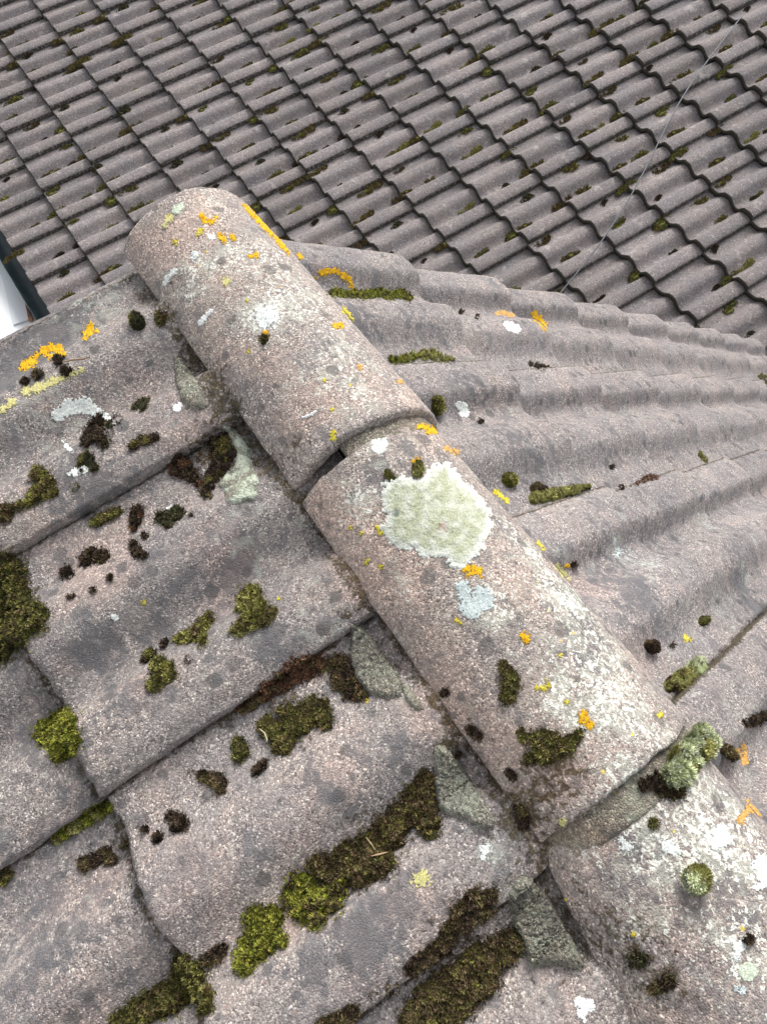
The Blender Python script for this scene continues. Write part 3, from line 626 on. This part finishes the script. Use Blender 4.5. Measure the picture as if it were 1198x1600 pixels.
moss('red brown moss in the groove above the olive cluster', 'red', [(478, 1042, 20), (460, 1052, 18), (440, 1066, 14), (418, 1080, 12), (398, 1094, 8), (378, 1108, 6), (500, 1040, 14)], .007, 'brown')
moss('dark brown moss by foot of triangular mortar piece', 'brown', [(532, 1062, 15), (552, 1082, 15), (540, 1040, 15), (565, 1088, 8), (525, 1035, 12)], .007, 'dkbrown')
moss('green moss patch in tile channel nearest to ridge, left slope', 'green', [(392, 930, 16), (385, 945, 16), (405, 950, 14), (390, 970, 14), (372, 985, 9), (412, 972, 9), (425, 955, 7)], .008, 'mix')
moss('small green and red moss patch left of the bare pink spot', 'green', [(295, 996, 10), (308, 990, 11), (320, 975, 11), (280, 1000, 7), (316, 1000, 8), (328, 965, 7)], .006, 'brown')
moss('round green moss tuft at lower end of the pink spot', 'dkgreen', [(252, 1042, 15), (262, 1050, 14), (246, 1062, 13), (235, 1022, 7), (240, 1072, 8)], .009, 'green')
moss('thin dark moss smear above the round green tuft', 'dkbrown', [(236, 1022, 8), (228, 1030, 6), (256, 1005, 6), (296, 1030, 5)], .003)
moss('dark grey green tuft on tile between joint and olive cluster', 'dkgreen', [(374, 1160, 10), (378, 1172, 12), (374, 1186, 7)], .006, 'dark')
moss('short brown moss streak below dark grey green tuft', 'brown', [(316, 1212, 7), (330, 1217, 9), (345, 1222, 10), (346, 1235, 8), (300, 1209, 5)], .003, 'dkbrown')
moss('dark brown round tuft on tile below short streak', 'dkbrown', [(268, 1275, 7), (282, 1286, 13), (276, 1292, 9)], .007)
moss('one of the tiny dark tufts left of the dark round tuft', 'dkbrown', [(247, 1309, 7), (228, 1296, 5)], .004, each=True)
moss('small dark moss smear right of short brown streak', 'dkbrown', [(402, 1205, 7), (412, 1195, 6)], .003)
moss('dull brown matted moss beside the tile nose at lower left', 'brown', [(134, 1350, 10), (150, 1342, 11), (168, 1335, 10), (195, 1320, 5), (176, 1345, 7)], .004, 'dkbrown')
moss('brown moss on the bare corner beside the bottom left mass', 'brown', [(325, 1500, 10), (340, 1492, 10), (350, 1482, 7)], .005, 'dkbrown')
moss('olive moss strip running along the verge tile joint at left', 'mix', [(62, 742, 14), (72, 752, 13), (64, 768, 13), (48, 782, 10), (82, 768, 9), (34, 792, 7)], .007, 'green')
moss('brown moss dome cut by the left photo edge', 'brown', [(6, 804, 13), (16, 797, 8)], .007)
moss('dark fringe of moss under the roll of the verge tile', 'dkbrown', [(207, 697, 6), (220, 691, 7), (232, 686, 7), (244, 684, 5)], .004, 'mix')
moss('dark tuft on the face of the verge tile', 'dkgreen', [(221, 633, 9), (228, 627, 6), (212, 638, 4)], .006, 'dark')
moss('dark feathery tufts under the white crescent lichen', 'dkbrown', [(155, 660, 12), (148, 678, 14), (162, 690, 9), (185, 655, 6), (135, 690, 8), (170, 665, 7)], .005, 'dark')
moss('green tuft above a white smear on verge tile', 'dkgreen', [(137, 718, 11), (128, 722, 7), (118, 760, 5), (148, 730, 6)], .006, 'dark')
moss('dark moss around the golden lichen on the verge', 'dkbrown', [(92, 563, 8), (60, 585, 7), (105, 580, 8), (40, 595, 5)], .004, 'brown')
moss('rounded dark cushion tight against the foot of free end ridge tile', 'dkgreen', [(216, 505, 12)], .012, 'dark', cushion=True)
moss('rust brown tuft at the left edge of free end ridge tile', 'mix', [(253, 494, 9), (250, 502, 6)], .006, 'dkbrown')
moss('tuft carrying an orange lichen on free end ridge tile', 'mix', [(413, 530, 6)], .004)
moss('brown green moss in joint between tiles, left of small red tuft', 'mix', [(150, 816, 8), (163, 810, 9), (177, 803, 8), (186, 799, 5)], .006, 'green')
moss('small red brown tuft left of ridge', 'red', [(215, 800, 11), (213, 812, 9), (210, 826, 4)], .008, 'dkbrown')
moss('dark grey tuft under the white mark left of ridge', 'dark', [(252, 810, 9), (266, 808, 11), (280, 800, 9), (262, 820, 6)], .007)
moss('dark reddish moss pair on pink tile left of ridge', 'dkbrown', [(135, 876, 10), (146, 868, 12), (160, 870, 11)], .007, 'brown')
moss('small dark dome left of the dark reddish pair', 'dkbrown', [(106, 896, 9)], .007)
moss('little dark tuft under the small red brown one', 'dkbrown', [(210, 852, 7), (216, 864, 8), (226, 868, 4)], .005)
moss('flat red brown moss sheet beside the pale mortar slab', 'red', [(280, 722, 14), (296, 738, 13), (312, 755, 8), (275, 738, 8), (318, 716, 9)], .006, 'dkbrown')
moss('dark straggly moss between red sheet and pale mortar slab', 'dkbrown', [(335, 692, 12), (350, 690, 12), (345, 712, 14), (360, 708, 10), (338, 735, 12), (328, 755, 10), (322, 770, 8), (352, 728, 8)], .006, 'mix')
moss('one of the tiny dark tufts scattered on tiles left of ridge', 'dkbrown', [(172, 903, 4), (146, 922, 4), (114, 932, 3), (108, 934, 3), (128, 735, 3), (227, 838, 5), (300, 806, 3)], .003, each=True)
moss('brown green tuft on middle ridge tile above the larger one', 'mix', [(797, 1070, 12), (793, 1088, 11), (787, 1042, 6), (800, 1058, 8)], .006, 'dkgreen')
moss('largest moss patch on the middle ridge tile, below orange lichens', 'mix', [(845, 1155, 14), (862, 1165, 20), (846, 1178, 14), (880, 1168, 14), (896, 1154, 7), (822, 1152, 9), (828, 1186, 9), (815, 1145, 6), (905, 1146, 5)], .008, 'dkgreen')
moss('one of the faint dark moss spots at left edge of middle ridge tile', 'dkbrown', [(738, 1140, 7), (748, 1150, 6), (796, 1206, 6), (802, 1214, 5), (716, 1178, 4), (695, 1082, 5)], .002, each=True)
moss('low dark moss near the end of the middle ridge tile', 'dkbrown', [(812, 1270, 10), (818, 1285, 9)], .002, 'mix')
CU = 'moss cushions'
moss('pale furry moss cushion topping the brown one in right slope joint', 'pale', [(1084, 1046, 14)], .014, cushion=True, group=CU, ln=.005)
moss('brown rounded moss cushion in the joint at right of ridge', 'brown', [(1062, 1062, 14), (1048, 1070, 12), (1075, 1056, 10)], .012, 'olive', cushion=True, group=CU)
moss('pale cushion at the far right end of row in the ridge joint', 'pale', [(1088, 1150, 14), (1102, 1165, 12)], .014, cushion=True, group=CU, ln=.005)
moss('green cushion second from right end in the ridge joint row', 'pale', [(1094, 1178, 16), (1100, 1165, 10)], .014, 'olive', cushion=True, group=CU, blend=30)
moss('small grey white cushion in the middle of the ridge joint row', 'pale', [(1072, 1166, 12)], .013, cushion=True, group=CU, ln=.005)
moss('big green cushion in the middle of the ridge joint row', 'pale', [(1058, 1186, 17), (1072, 1200, 13)], .015, 'olive', cushion=True, group=CU, blend=30)
moss('pale furry cushion at left end of the ridge joint row', 'pale', [(1048, 1212, 18), (1062, 1218, 12)], .015, cushion=True, group=CU, ln=.005)
moss('dark brown moss under the pale cushions in ridge joint', 'dkbrown', [(1022, 1222, 12), (1038, 1232, 12), (1055, 1236, 13), (1008, 1226, 8), (1060, 1226, 8)], .008, 'brown')
moss('lone round furry green cushion on the nearest ridge tile', 'pale', [(1084, 1372, 19), (1086, 1382, 15)], .016, 'olive', cushion=True, group=CU, ln=.005, blend=30)
moss('small olive button cushion on the biggest pale lichen', 'olive', [(652, 733, 9), (652, 739, 8)], .009, cushion=True, group=CU, ln=.0025)
moss('bright green button cushion on right slope near the ridge edge', 'lime', [(793, 748, 10), (797, 753, 9)], .010, 'green', cushion=True, group=CU, ln=.003)
moss('upright green cushion on right slope beside the ridge joint', 'green', [(682, 625, 8), (683, 636, 9), (681, 645, 6)], .009, cushion=True, group=CU, ln=.003)
moss('small brown cushion above the olive moss sausage', 'dkbrown', [(836, 764, 9), (845, 768, 8)], .007, 'brown', cushion=True, group=CU)
moss('olive sausage of moss along a tile joint on right slope', 'olive', [(834, 779, 9), (848, 777, 10), (863, 774, 10), (878, 771, 9), (892, 768, 9), (906, 766, 8), (916, 764, 6)], .009, cushion=True, group=CU, ln=.0025, dens=.6)
moss('dark brown oval button on right slope near yellow lichen', 'dkbrown', [(1014, 1008, 9), (1017, 1014, 8)], .009, 'brown', cushion=True, group=CU)
moss('small dark button higher up the right slope channel', 'dkgreen', [(1098, 970, 8)], .007, cushion=True, group=CU)
moss('brown button right of the pale cushion row', 'dkbrown', [(1132, 1172, 8), (1140, 1180, 8)], .007, 'brown', cushion=True, group=CU)
moss('dark tuft with white flecks at right photo edge', 'dkbrown', [(1176, 1126, 9), (1190, 1120, 8), (1165, 1130, 5)], .005)
moss('one of the tiny dark moss dots on the right slope', 'dkbrown', [(1050, 1008, 4), (895, 882, 5), (750, 659, 4), (955, 730, 4), (970, 762, 4), (720, 487, 4), (745, 496, 4)], .003, each=True)
moss('green moss sprig lying on the right slope', 'green', [(1093, 710, 4), (1098, 716, 4), (1103, 721, 3)], .004)
moss('green moss tuft on the right slope at right photo edge', 'dkgreen', [(1190, 592, 8), (1198, 596, 6)], .008, 'green')
moss('red brown needles caught in joint on right slope', 'red', [(1005, 749, 5), (1015, 746, 6), (1024, 745, 4), (996, 753, 3)], .002)
moss('yellow green moss row on verge tile behind the orange arch', 'lime', [(520, 458, 7), (535, 460, 8), (556, 460, 8), (575, 462, 8), (592, 457, 9), (608, 462, 8), (625, 459, 9), (638, 465, 7)], .008, 'dkgreen')
moss('lime moss ribbon beside the ridge on right slope, second channel', 'lime', [(612, 563, 5), (628, 562, 7), (645, 558, 8), (662, 555, 9), (678, 556, 9), (692, 561, 6), (706, 563, 5)], .007, 'olive')
moss('thin brown moss in channel of the verge row on right slope', 'dkbrown', [(838, 573, 5), (852, 574, 5), (829, 569, 4), (865, 575, 4)], .003)
moss('brown stain like moss low on nearest ridge tile', 'brown', [(1045, 1532, 9), (1032, 1540, 8), (1018, 1545, 5)], .003, 'dkbrown')
moss('flat dark rosette on nearest ridge tile near bottom', 'dark', [(996, 1500, 11)], .003)
moss('dark tuft above lone furry cushion on nearest ridge tile', 'dkgreen', [(1020, 1287, 6), (1024, 1290, 4)], .003, 'dark')
moss('grey dark tuft on nearest ridge tile lower right', 'dkbrown', [(1168, 1468, 6)], .004)
moss('small green lichen like moss above biggest pale lichen', 'dkgreen', [(606, 740, 5), (612, 748, 6)], .003)

# mortar fillets packed into the tile channels at the left foot of the ridge
def fillet(label, poly, T, colr=None, seed=0.):
    cf = lambda x, y, f: (1, 1, 1)
    V, fc, C, _, _ = crust(None, T*.85, 2.0, 2.5, 7, 6, cf, poly=poly, seed=seed, hb=.3)
    A = np.array([tuple(v) for v in V]); base = A.mean(0); me = mesh('mortar_fillet', A-base, fc, M_MORTAR)
    c = np.zeros((len(A), 4)); c[:, 0] = (colr or 0)
    if colr: c[:, 0] *= np.clip(.8+vnoise(A, 60, 3)*1.2, .1, 1.3)
    setcol(me, 'wx', c); o = obj('mortar_fillet', me); o.location = base; tag(o, label, 'mortar', 'mortar fillets along the left foot of the ridge')
fillet('pale green crusted mortar slab at left foot of the free end ridge tile', [(349, 664), (362, 668), (378, 680), (388, 700), (395, 728), (403, 745), (402, 770), (398, 782), (362, 789), (352, 780), (350, 765), (340, 758), (352, 742), (368, 728), (370, 706), (358, 685)], .005, 1.25, 1.)
fillet('grey mortar wedge under the edge of the free end ridge tile, nearest its end', [(271, 556), (282, 560), (300, 582), (318, 612), (324, 634), (316, 641), (300, 638), (283, 625), (276, 600)], .007, .3, 2.)
fillet('triangular olive mortar piece at left foot of the middle ridge tile, above midway', [(548, 978), (560, 972), (585, 1002), (612, 1040), (630, 1068), (626, 1088), (608, 1094), (578, 1086), (556, 1062), (546, 1030)], .009, .35, 3.)
fillet('long grey green mortar tongue at left foot of the middle ridge tile, lower end', [(679, 1165), (694, 1165), (720, 1195), (750, 1240), (775, 1284), (770, 1296), (752, 1296), (732, 1284), (700, 1276), (684, 1262), (676, 1225)], .010, .4, 4.)
fillet('large rounded mortar lump at left foot of the nearest ridge tile', [(800, 1382), (812, 1368), (832, 1374), (850, 1396), (872, 1430), (896, 1470), (914, 1510), (905, 1518), (880, 1510), (850, 1508), (828, 1512), (818, 1480), (800, 1440), (794, 1410)], .013, .45, 5.)
fillet('small mortar chip between two ridge tile feet', [(626, 1072), (638, 1070), (655, 1095), (662, 1108), (650, 1112), (636, 1098)], .005, .3, 6.)

# twigs and straws lying in the moss
def straw(label, pts, r, col):
    P = []
    for x, y in pts:
        h = hit(x, y); P.append(h[0] + h[1]*.010)
    V, fc = [], []
    for i, p in enumerate(P):
        d = (P[min(i+1, len(P)-1)]-P[max(i-1, 0)]).normalized(); a = d.orthogonal().normalized(); b = d.cross(a)
        for k in range(6): V.append(p + (a*math.cos(k*1.047)+b*math.sin(k*1.047))*r*(.5 if i in (0, len(P)-1) else 1))
    for i in range(len(P)-1):
        for k in range(6): fc.append((i*6+k, i*6+(k+1) % 6, i*6+6+(k+1) % 6, i*6+6+k))
    finish('straw', V, fc, [(*col, 1)]*len(V), M_LICHEN, label, 'straw', 'dry straws in the moss')
straw('curved pale straw in the olive moss cluster', [(409, 1140), (417, 1148), (421, 1158), (420, 1170)], .0009, (.55, .48, .32))
straw('short pale straw across the long brown moss bank', [(586, 1346), (600, 1346), (612, 1343)], .0010, (.60, .42, .26))
straw('thin straw upright in the brown moss bank', [(572, 1306), (580, 1316), (588, 1328)], .0008, (.5, .38, .22))
straw('brown leaf stalk on verge tile near the yellow film', [(104, 573), (120, 570), (135, 568), (146, 564)], .0016, (.34, .25, .18))

# ------------------------------------------------------------------ lower house: tiled roof behind
BD, BGX, BGS, BE = 2.3457, -3.0999, -1.8065, .3284
house = empty('house', (-3.1, 1.0, -5.2)); tag(house, 'lower house behind with mossy interlocking grey roof tiles, dark gutter at its eave', 'house')
hloc = np.array([-3.1, 1.0, -5.2])
def P_far(x, s, h): return P_left(np.asarray(x, float), np.asarray(s, float), np.asarray(h, float)-BD)
def project(p):
    d = Vector(p)-CAM; z = RW[2].dot(d); return CX+F*RW[0].dot(d)/z, CY+F*RW[1].dot(d)/z, z
var = []
fX = Vector((1, 0, 0)); fY = Vector((0, CT, ST)); fZ = Vector((0, -ST, CT))
def far_tile_mesh(seed):
    P, fc = tile_local(30, 9, seed, .0012, .020, .026, BE)
    P[:, 2] = P[:, 2]*1.22
    keep = P.copy(); Wl = np.array([tuple(fX*p[0]+fY*p[1]+fZ*p[2]) for p in keep])
    me = mesh('far_tile', Wl, fc, M_FAR)
    c = np.zeros((len(P), 4)); nose = np.clip(1-(P[:, 1]-.001)/.008, 0, 1); c[:, 1] = nose  # near-black nose edge: dirt and the nose's own shade, put into the colour
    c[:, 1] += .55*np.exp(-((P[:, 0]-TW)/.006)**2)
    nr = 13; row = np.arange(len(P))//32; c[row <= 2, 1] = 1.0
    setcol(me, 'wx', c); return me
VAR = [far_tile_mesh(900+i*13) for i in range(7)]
cand = []
for i in range(-7, 12):
    for j in range(-13, 9):
        base = P_far(BGX+TW*j, BGS-BE*i, 0.0); mid = P_far(BGX+TW*(j+.5), BGS-BE*(i+.5), .02)
        px, py, z = project(mid); occl = (px > 0 and py > 320 and px < 430 and py < 560 and px > 210)
        vis = -70 < px < 1270 and -60 < py < 560
        if py > 470 + (px-640)*.12 and px > 500: vis = False
        if px < 480 and py > 545-.5*px+25: vis = False
        if 235 < px < 440 and py > 345: vis = False
        cand.append((vis, z, i, j, base))
vis = sorted([c for c in cand if c[0] and -25 < project(P_far(BGX+TW*(c[3]+.5), BGS-BE*(c[2]+.5), 0))[0] < 1223 and -20 < project(P_far(BGX+TW*(c[3]+.5), BGS-BE*(c[2]+.5), 0))[1]], key=lambda c: c[1])
top = vis[:100]; topset = {(c[2], c[3]) for c in top}
jit = random.Random(5)
def far_mat(base):
    return Vector(base) + fX*jit.uniform(-.002, .002) + fY*jit.uniform(-.004, .004) + fZ*jit.uniform(-.001, .0015), jit.choice(VAR)
for c in top:
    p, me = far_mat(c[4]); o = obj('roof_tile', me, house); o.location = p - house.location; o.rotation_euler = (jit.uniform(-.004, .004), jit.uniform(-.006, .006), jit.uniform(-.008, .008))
rv, rf, rc, off = [], [], [], 0
for c in cand:
    if (c[2], c[3]) in topset: continue
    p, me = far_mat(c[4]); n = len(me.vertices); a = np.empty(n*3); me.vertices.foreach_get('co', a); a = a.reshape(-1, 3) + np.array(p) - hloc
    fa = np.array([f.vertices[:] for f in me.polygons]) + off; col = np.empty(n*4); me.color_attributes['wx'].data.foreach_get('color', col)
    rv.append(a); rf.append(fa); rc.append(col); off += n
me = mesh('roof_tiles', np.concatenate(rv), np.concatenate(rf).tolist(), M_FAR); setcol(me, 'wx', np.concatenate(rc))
o = obj('roof_tiles', me, house); o['kind'] = 'stuff'
# battening board under the tiles (closes the joints), wall, gutter
M_DARK = plain('roofing_felt', (.015, .015, .016), (.03, .03, .03), 20, .9)
def slab(name, x0, x1, s0, s1, h0, h1, mat, parent, sub):
    c = [P_far(x, s, h) for x in (x0, x1) for s in (s0, s1) for h in (h0, h1)]
    V = [tuple(np.array(p)-sub) for p in c]; F_ = [(0, 1, 3, 2), (4, 6, 7, 5), (0, 4, 5, 1), (2, 3, 7, 6), (0, 2, 6, 4), (1, 5, 7, 3)]
    return obj(name, mesh(name, V, F_, mat, False), parent)
X0, X1 = BGX-13*TW, BGX+9*TW; SE = BGS + 7*BE; ST_ = BGS-12*BE
slab('underlay', X0+.03, X1-.03, SE-.02, ST_, -.05, -.016, M_DARK, house, hloc)
M_GUT = plain('gutter_paint', (.022, .035, .042), (.06, .085, .095), 14, .45)
ge = np.array(P_far(0, SE, 0)); gy, gz = ge[1]-.022, ge[2]-.045
V, fc = [], []; xs = np.linspace(X0-.02, X1+.02, 60); sec = [(-.062, .012), (-.062, .004), (-.056, .002)] + [(.056*math.cos(a), .056*math.sin(a)*.9) for a in np.linspace(math.pi, 2*math.pi, 11)] + [(.062, .01)] + [(.060*math.cos(a), -.004+.062*math.sin(a)*.9) for a in np.linspace(2*math.pi, math.pi, 11)]
for x in xs:
    for a, b in sec: V.append((x-hloc[0], gy+a-hloc[1], gz+b-hloc[2]))
m_ = len(sec)
for i in range(len(xs)-1):
    for k in range(m_): fc.append((i*m_+k, i*m_+(k+1) % m_, (i+1)*m_+(k+1) % m_, (i+1)*m_+k))
obj('gutter', mesh('gutter', V, fc, M_GUT), house)
for bx_ in (-4.6, -3.75, -3.0, -2.2, -1.2):
    V, fc = [], []
    for x in (bx_-.012, bx_+.012):
        for k in range(11): a = math.pi+k*math.pi/10; V += [(x-hloc[0], gy+.066*math.cos(a)-hloc[1], gz+.066*math.sin(a)*.9-hloc[2]), (x-hloc[0], gy+.071*math.cos(a)-hloc[1], gz+.071*math.sin(a)*.9-hloc[2])]
    for k in range(10):
        a = k*2; fc += [(a+1, a+3, a+25, a+23), (a, a+22, a+24, a+2), (a, a+2, a+3, a+1), (a+22, a+23, a+25, a+24)]
    obj('gutter_bracket', mesh('gutter_bracket', V, fc, M_GUT, False), house)
M_REND = plain('wall_render', (.42, .40, .37), (.52, .50, .46), 5, .9)
def box(name, a, b, mat, parent=None, sub=(0, 0, 0), smooth=False):
    V = [(x-sub[0], y-sub[1], z-sub[2]) for x in (a[0], b[0]) for y in (a[1], b[1]) for z in (a[2], b[2])]
    F_ = [(0, 1, 3, 2), (4, 6, 7, 5), (0, 4, 5, 1), (2, 3, 7, 6), (0, 2, 6, 4), (1, 5, 7, 3)]
    return obj(name, mesh(name, V, F_, mat, smooth), parent)
GZ = -5.2
box('wall', (X0+.2, gy+.35, GZ), (X1-.15, gy+4.6, gz-.06), M_REND, house, hloc)
box('fascia', (X0, gy+.062, gz-.12), (X1, gy+.085, gz+.02), plain('fascia_paint', (.7, .7, .7), (.8, .8, .79), 5, .5), house, hloc)

# moss in the channels of the lower roof: eight shapes, copied
FM = []
def far_moss_mesh(seed, cls, L_, W_):
    r = random.Random(seed); base, pal = MC[cls]; V, fc, C = [], [], []
    lumps = [(r.uniform(-.5, .5)*L_, r.uniform(-.3, .3)*W_, r.uniform(.28, .5)*W_) for _ in range(int(4+L_*70))]
    for (a, b, q) in lumps:     # low lumps
        n = len(V); hgt = q*.55; cc = r.choice(pal)
        for ring in range(3):
            rr = q*(1, .8, .42)[ring]
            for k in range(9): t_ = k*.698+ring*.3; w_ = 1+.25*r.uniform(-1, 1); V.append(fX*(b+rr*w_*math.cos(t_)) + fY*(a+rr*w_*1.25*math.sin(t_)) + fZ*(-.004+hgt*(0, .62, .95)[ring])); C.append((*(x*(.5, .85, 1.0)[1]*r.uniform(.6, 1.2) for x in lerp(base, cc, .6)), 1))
        V.append(fX*b+fY*a+fZ*hgt); C.append((*cc, 1))
        for ring in range(2):
            for k in range(9): fc.append((n+ring*9+k, n+ring*9+(k+1) % 9, n+ring*9+9+(k+1) % 9, n+ring*9+9+k))
        for k in range(9): fc.append((n+18+k, n+18+(k+1) % 9, n+27))
        for _ in range(26):
            t_ = r.random()*6.283; rr = q*math.sqrt(r.random())*1.05; p = fX*(b+rr*math.cos(t_))+fY*(a+rr*1.25*math.sin(t_))+fZ*(hgt*(1-(rr/q)**2)*.9-.001)
            d = (fZ + fX*r.uniform(-.8, .8)+fY*r.uniform(-.8, .8)).normalized(); s_ = d.orthogonal().normalized()*.0022; i = len(V); Lb = r.uniform(.004, .008)
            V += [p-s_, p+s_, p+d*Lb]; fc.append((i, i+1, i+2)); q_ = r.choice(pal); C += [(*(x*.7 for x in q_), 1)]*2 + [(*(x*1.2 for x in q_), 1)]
    me = mesh('moss', [tuple(v) for v in V], fc, M_MOSS); setcol(me, 'mc', C); return me
for i, (cls, L_, W_) in enumerate([('mix', .09, .026), ('dkgreen', .07, .030), ('olive', .06, .026), ('dark', .05, .028), ('mix', .13, .026), ('dkgreen', .045, .034), ('brown', .05, .022), ('mix', .06, .030), ('dkbrown', .026, .022), ('dark', .024, .020)]):
    FM.append(far_moss_mesh(40+i, cls, L_, W_))
HUE = ['olive brown', 'dark green', 'light olive', 'blackish', 'long olive brown', 'stubby dark green', 'brown', 'brown green', 'small dark brown', 'small blackish']
jm = random.Random(21); cntm = 0
for c in vis:
    i, j = c[2], c[3]; px, py, z = project(P_far(BGX+TW*(j+.5), BGS-BE*(i+.5), .02))
    green = max(0, min(1, (px-250)/700.))
    spots_ = []
    for _ in range(jm.choice((1, 1, 1, 2))): spots_.append((jm.choice((.188, .192, .196)), jm.uniform(.03, .25), jm.choice((0, 1, 2, 3, 4, 5, 7) if jm.random() < .75 else (8, 9))))
    for _ in range(jm.choice((0, 1, 1, 1))): spots_.append((jm.choice((.02, .026, .032)), jm.uniform(.02, .26), jm.choice((0, 1, 3, 4, 5, 6, 8))))
    if jm.random() < .5: spots_.append((jm.choice((.015, .19)), jm.uniform(-.012, .0), jm.choice((1, 5, 6, 7, 8))))
    for u, v, k in spots_:
        if cntm >= 298: break
        cntm += 1
        h = float(prof(np.array([u/TW]))[0])*1.22 + .026*(1-v/BE)*1.22
        if v < 0: h -= .012
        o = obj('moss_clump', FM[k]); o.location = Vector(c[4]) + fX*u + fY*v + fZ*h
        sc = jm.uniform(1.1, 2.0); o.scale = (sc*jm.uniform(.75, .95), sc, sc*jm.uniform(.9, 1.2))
        tag(o, '%s moss clump on the lower roof behind, %s' % (HUE[k], 'left of the free ridge end' if px < 220 else 'above the free ridge end' if px < 480 else 'right of the cable' if px > 868+(468-py)*.655 else 'between free ridge end and cable' if py > 230 else 'between top edge and cable'), 'moss', 'moss clumps on the lower roof behind')

# loose cable across the lower roof
M_CABLE = plain('cable_sheath', (.09, .10, .11), (.15, .16, .17), 30, .5)
def far_pt(px, py, h):
    d = rayd(px, py); n = Vector((0, -ST, CT)); t = ((h-BD) - CAM.dot(n))/d.dot(n); return CAM + d*t
pts = [far_pt(x, y, h) for x, y, h in ((1158, 26, .055), (1148, 38, .06), (1106, 92, .07), (1058, 160, .075), (1020, 240, .08), (986, 306, .08), (944, 372, .075), (903, 424, .07), (868, 466, .065), (840, 500, .06), (790, 560, .055))]
cu = bpy.data.curves.new('cable', 'CURVE'); cu.dimensions = '3D'; cu.bevel_depth = .0036; cu.bevel_resolution = 2
sp = cu.splines.new('NURBS'); sp.points.add(len(pts)-1); sp.use_endpoint_u = True; sp.order_u = 4
for q, p in zip(sp.points, pts): q.co = (*p, 1)
cu.materials.append(M_CABLE); tmp = bpy.data.objects.new('cable_path', cu); COL.objects.link(tmp)
bpy.context.view_layer.update(); cme = bpy.data.meshes.new_from_object(tmp.evaluated_get(bpy.context.evaluated_depsgraph_get())); bpy.data.objects.remove(tmp); bpy.data.curves.remove(cu)
cme.name = 'cable'; cab = bpy.data.objects.new('cable', cme); COL.objects.link(cab)
tag(cab, 'thin grey cable running diagonally over the tiles of the lower roof', 'cable')

# ------------------------------------------------------------------ white canopy below the gutter, at left
def at_z(px, py, z):
    d = rayd(px, py); return CAM + d*((z-CAM.z)/d.z)
M_WHITE = plain('white_gloss_paint', (.80, .81, .81), (.86, .87, .87), 3, .35)
M_PANEL = plain('pale_panel', (.68, .72, .74), (.74, .77, .78), 4, .4)
M_RUST = plain('rusty_timber', (.16, .06, .03), (.30, .17, .11), 24, .9)
ZC = -2.55
can = empty('canopy', tuple(at_z(30, 480, ZC))); tag(can, 'white painted canopy with a pale panel, below the gutter at the left edge', 'canopy')
cl = Vector(can.location)
def plate(name, quad, z, th, mat):
    P = [at_z(x, y, z)-cl for x, y in quad]; n = len(P)
    V = [tuple(p) for p in P] + [tuple(p-Vector((0, 0, th))) for p in P]
    F_ = [tuple(range(n))[::-1], tuple(range(n, 2*n))] + [(i, (i+1) % n, n+(i+1) % n, n+i) for i in range(n)]
    return obj(name, mesh(name, V, F_, mat, False), can)
plate('frame', [(-260, 200), (40, 340), (260, 560), (130, 700), (-200, 700)], ZC, .10, M_WHITE)
plate('panel', [(-30, 340), (20, 350), (60, 440), (50, 497), (22, 507), (5, 440)], ZC+.012, .008, M_PANEL)
plate('rusty_batten', [(36, 446), (44, 462), (53, 490), (50, 497), (44, 496), (39, 470)], ZC+.045, .03, M_RUST)
plate('trim', [(42, 440), (47, 444), (82, 510), (76, 515)], ZC+.05, .04, M_WHITE)
# glimpse past the right end of the lower roof
pp = at_z(1205, 535, -2.2); V = [(pp.x-.45, pp.y-.35, -2.2), (pp.x+.9, pp.y-.35, -2.2), (pp.x+.9, pp.y+.6, -2.2), (pp.x-.45, pp.y+.6, -2.2)]
V += [(a, b, c-.04) for a, b, c in V]
sh = obj('flat_roof', mesh('flat_roof', V, [(0, 1, 2, 3), (7, 6, 5, 4), (0, 4, 5, 1), (1, 5, 6, 2), (2, 6, 7, 3), (3, 7, 4, 0)], plain('pale_blue_sheeting', (.50, .66, .74), (.6, .74, .8), 3, .4), False))
tag(sh, 'pale blue sheet roof glimpsed at right edge past the end of the lower roof', 'flat roof')

# ------------------------------------------------------------------ structure of the near house, ground
nh = empty('gable_house', (.6, 0, GZ)); tag(nh, 'rendered gable wall and roof deck carrying the near ridge and tiles', 'house')
def poly_prism(name, prof_, x0, x1, mat, parent, sub):
    n = len(prof_); V = [(x-sub[0], y-sub[1], z-sub[2]) for x in (x0, x1) for y, z in prof_]
    F_ = [tuple(range(n)), tuple(range(n, 2*n))[::-1]] + [(i, n+i, n+(i+1) % n, (i+1) % n) for i in range(n)]
    return obj(name, mesh(name, V, F_, mat, False), parent)
k_ = math.tan(TH)
poly_prism('roof_deck', [(0, -.022), (3.7, -.022-3.7*k_), (3.7, -.05-3.7*k_), (0, -.05), (-1.0, -.05-1.0*k_), (-1.0, -.022-1.0*k_)], -.425, 1.3, M_DARK, nh, (.6, 0, GZ))
poly_prism('wall', [(0, -.055), (3.4, -.055-3.4*k_), (3.4, GZ), (-.9, GZ), (-.9, -.055-.9*k_)], -.40, 1.25, M_REND, nh, (.6, 0, GZ))
gr = box('ground', (-150, -150, GZ-.3), (150, 150, GZ), plain('ground_paving', (.22, .22, .21), (.32, .31, .30), 2, .9)); gr['kind'] = 'structure'
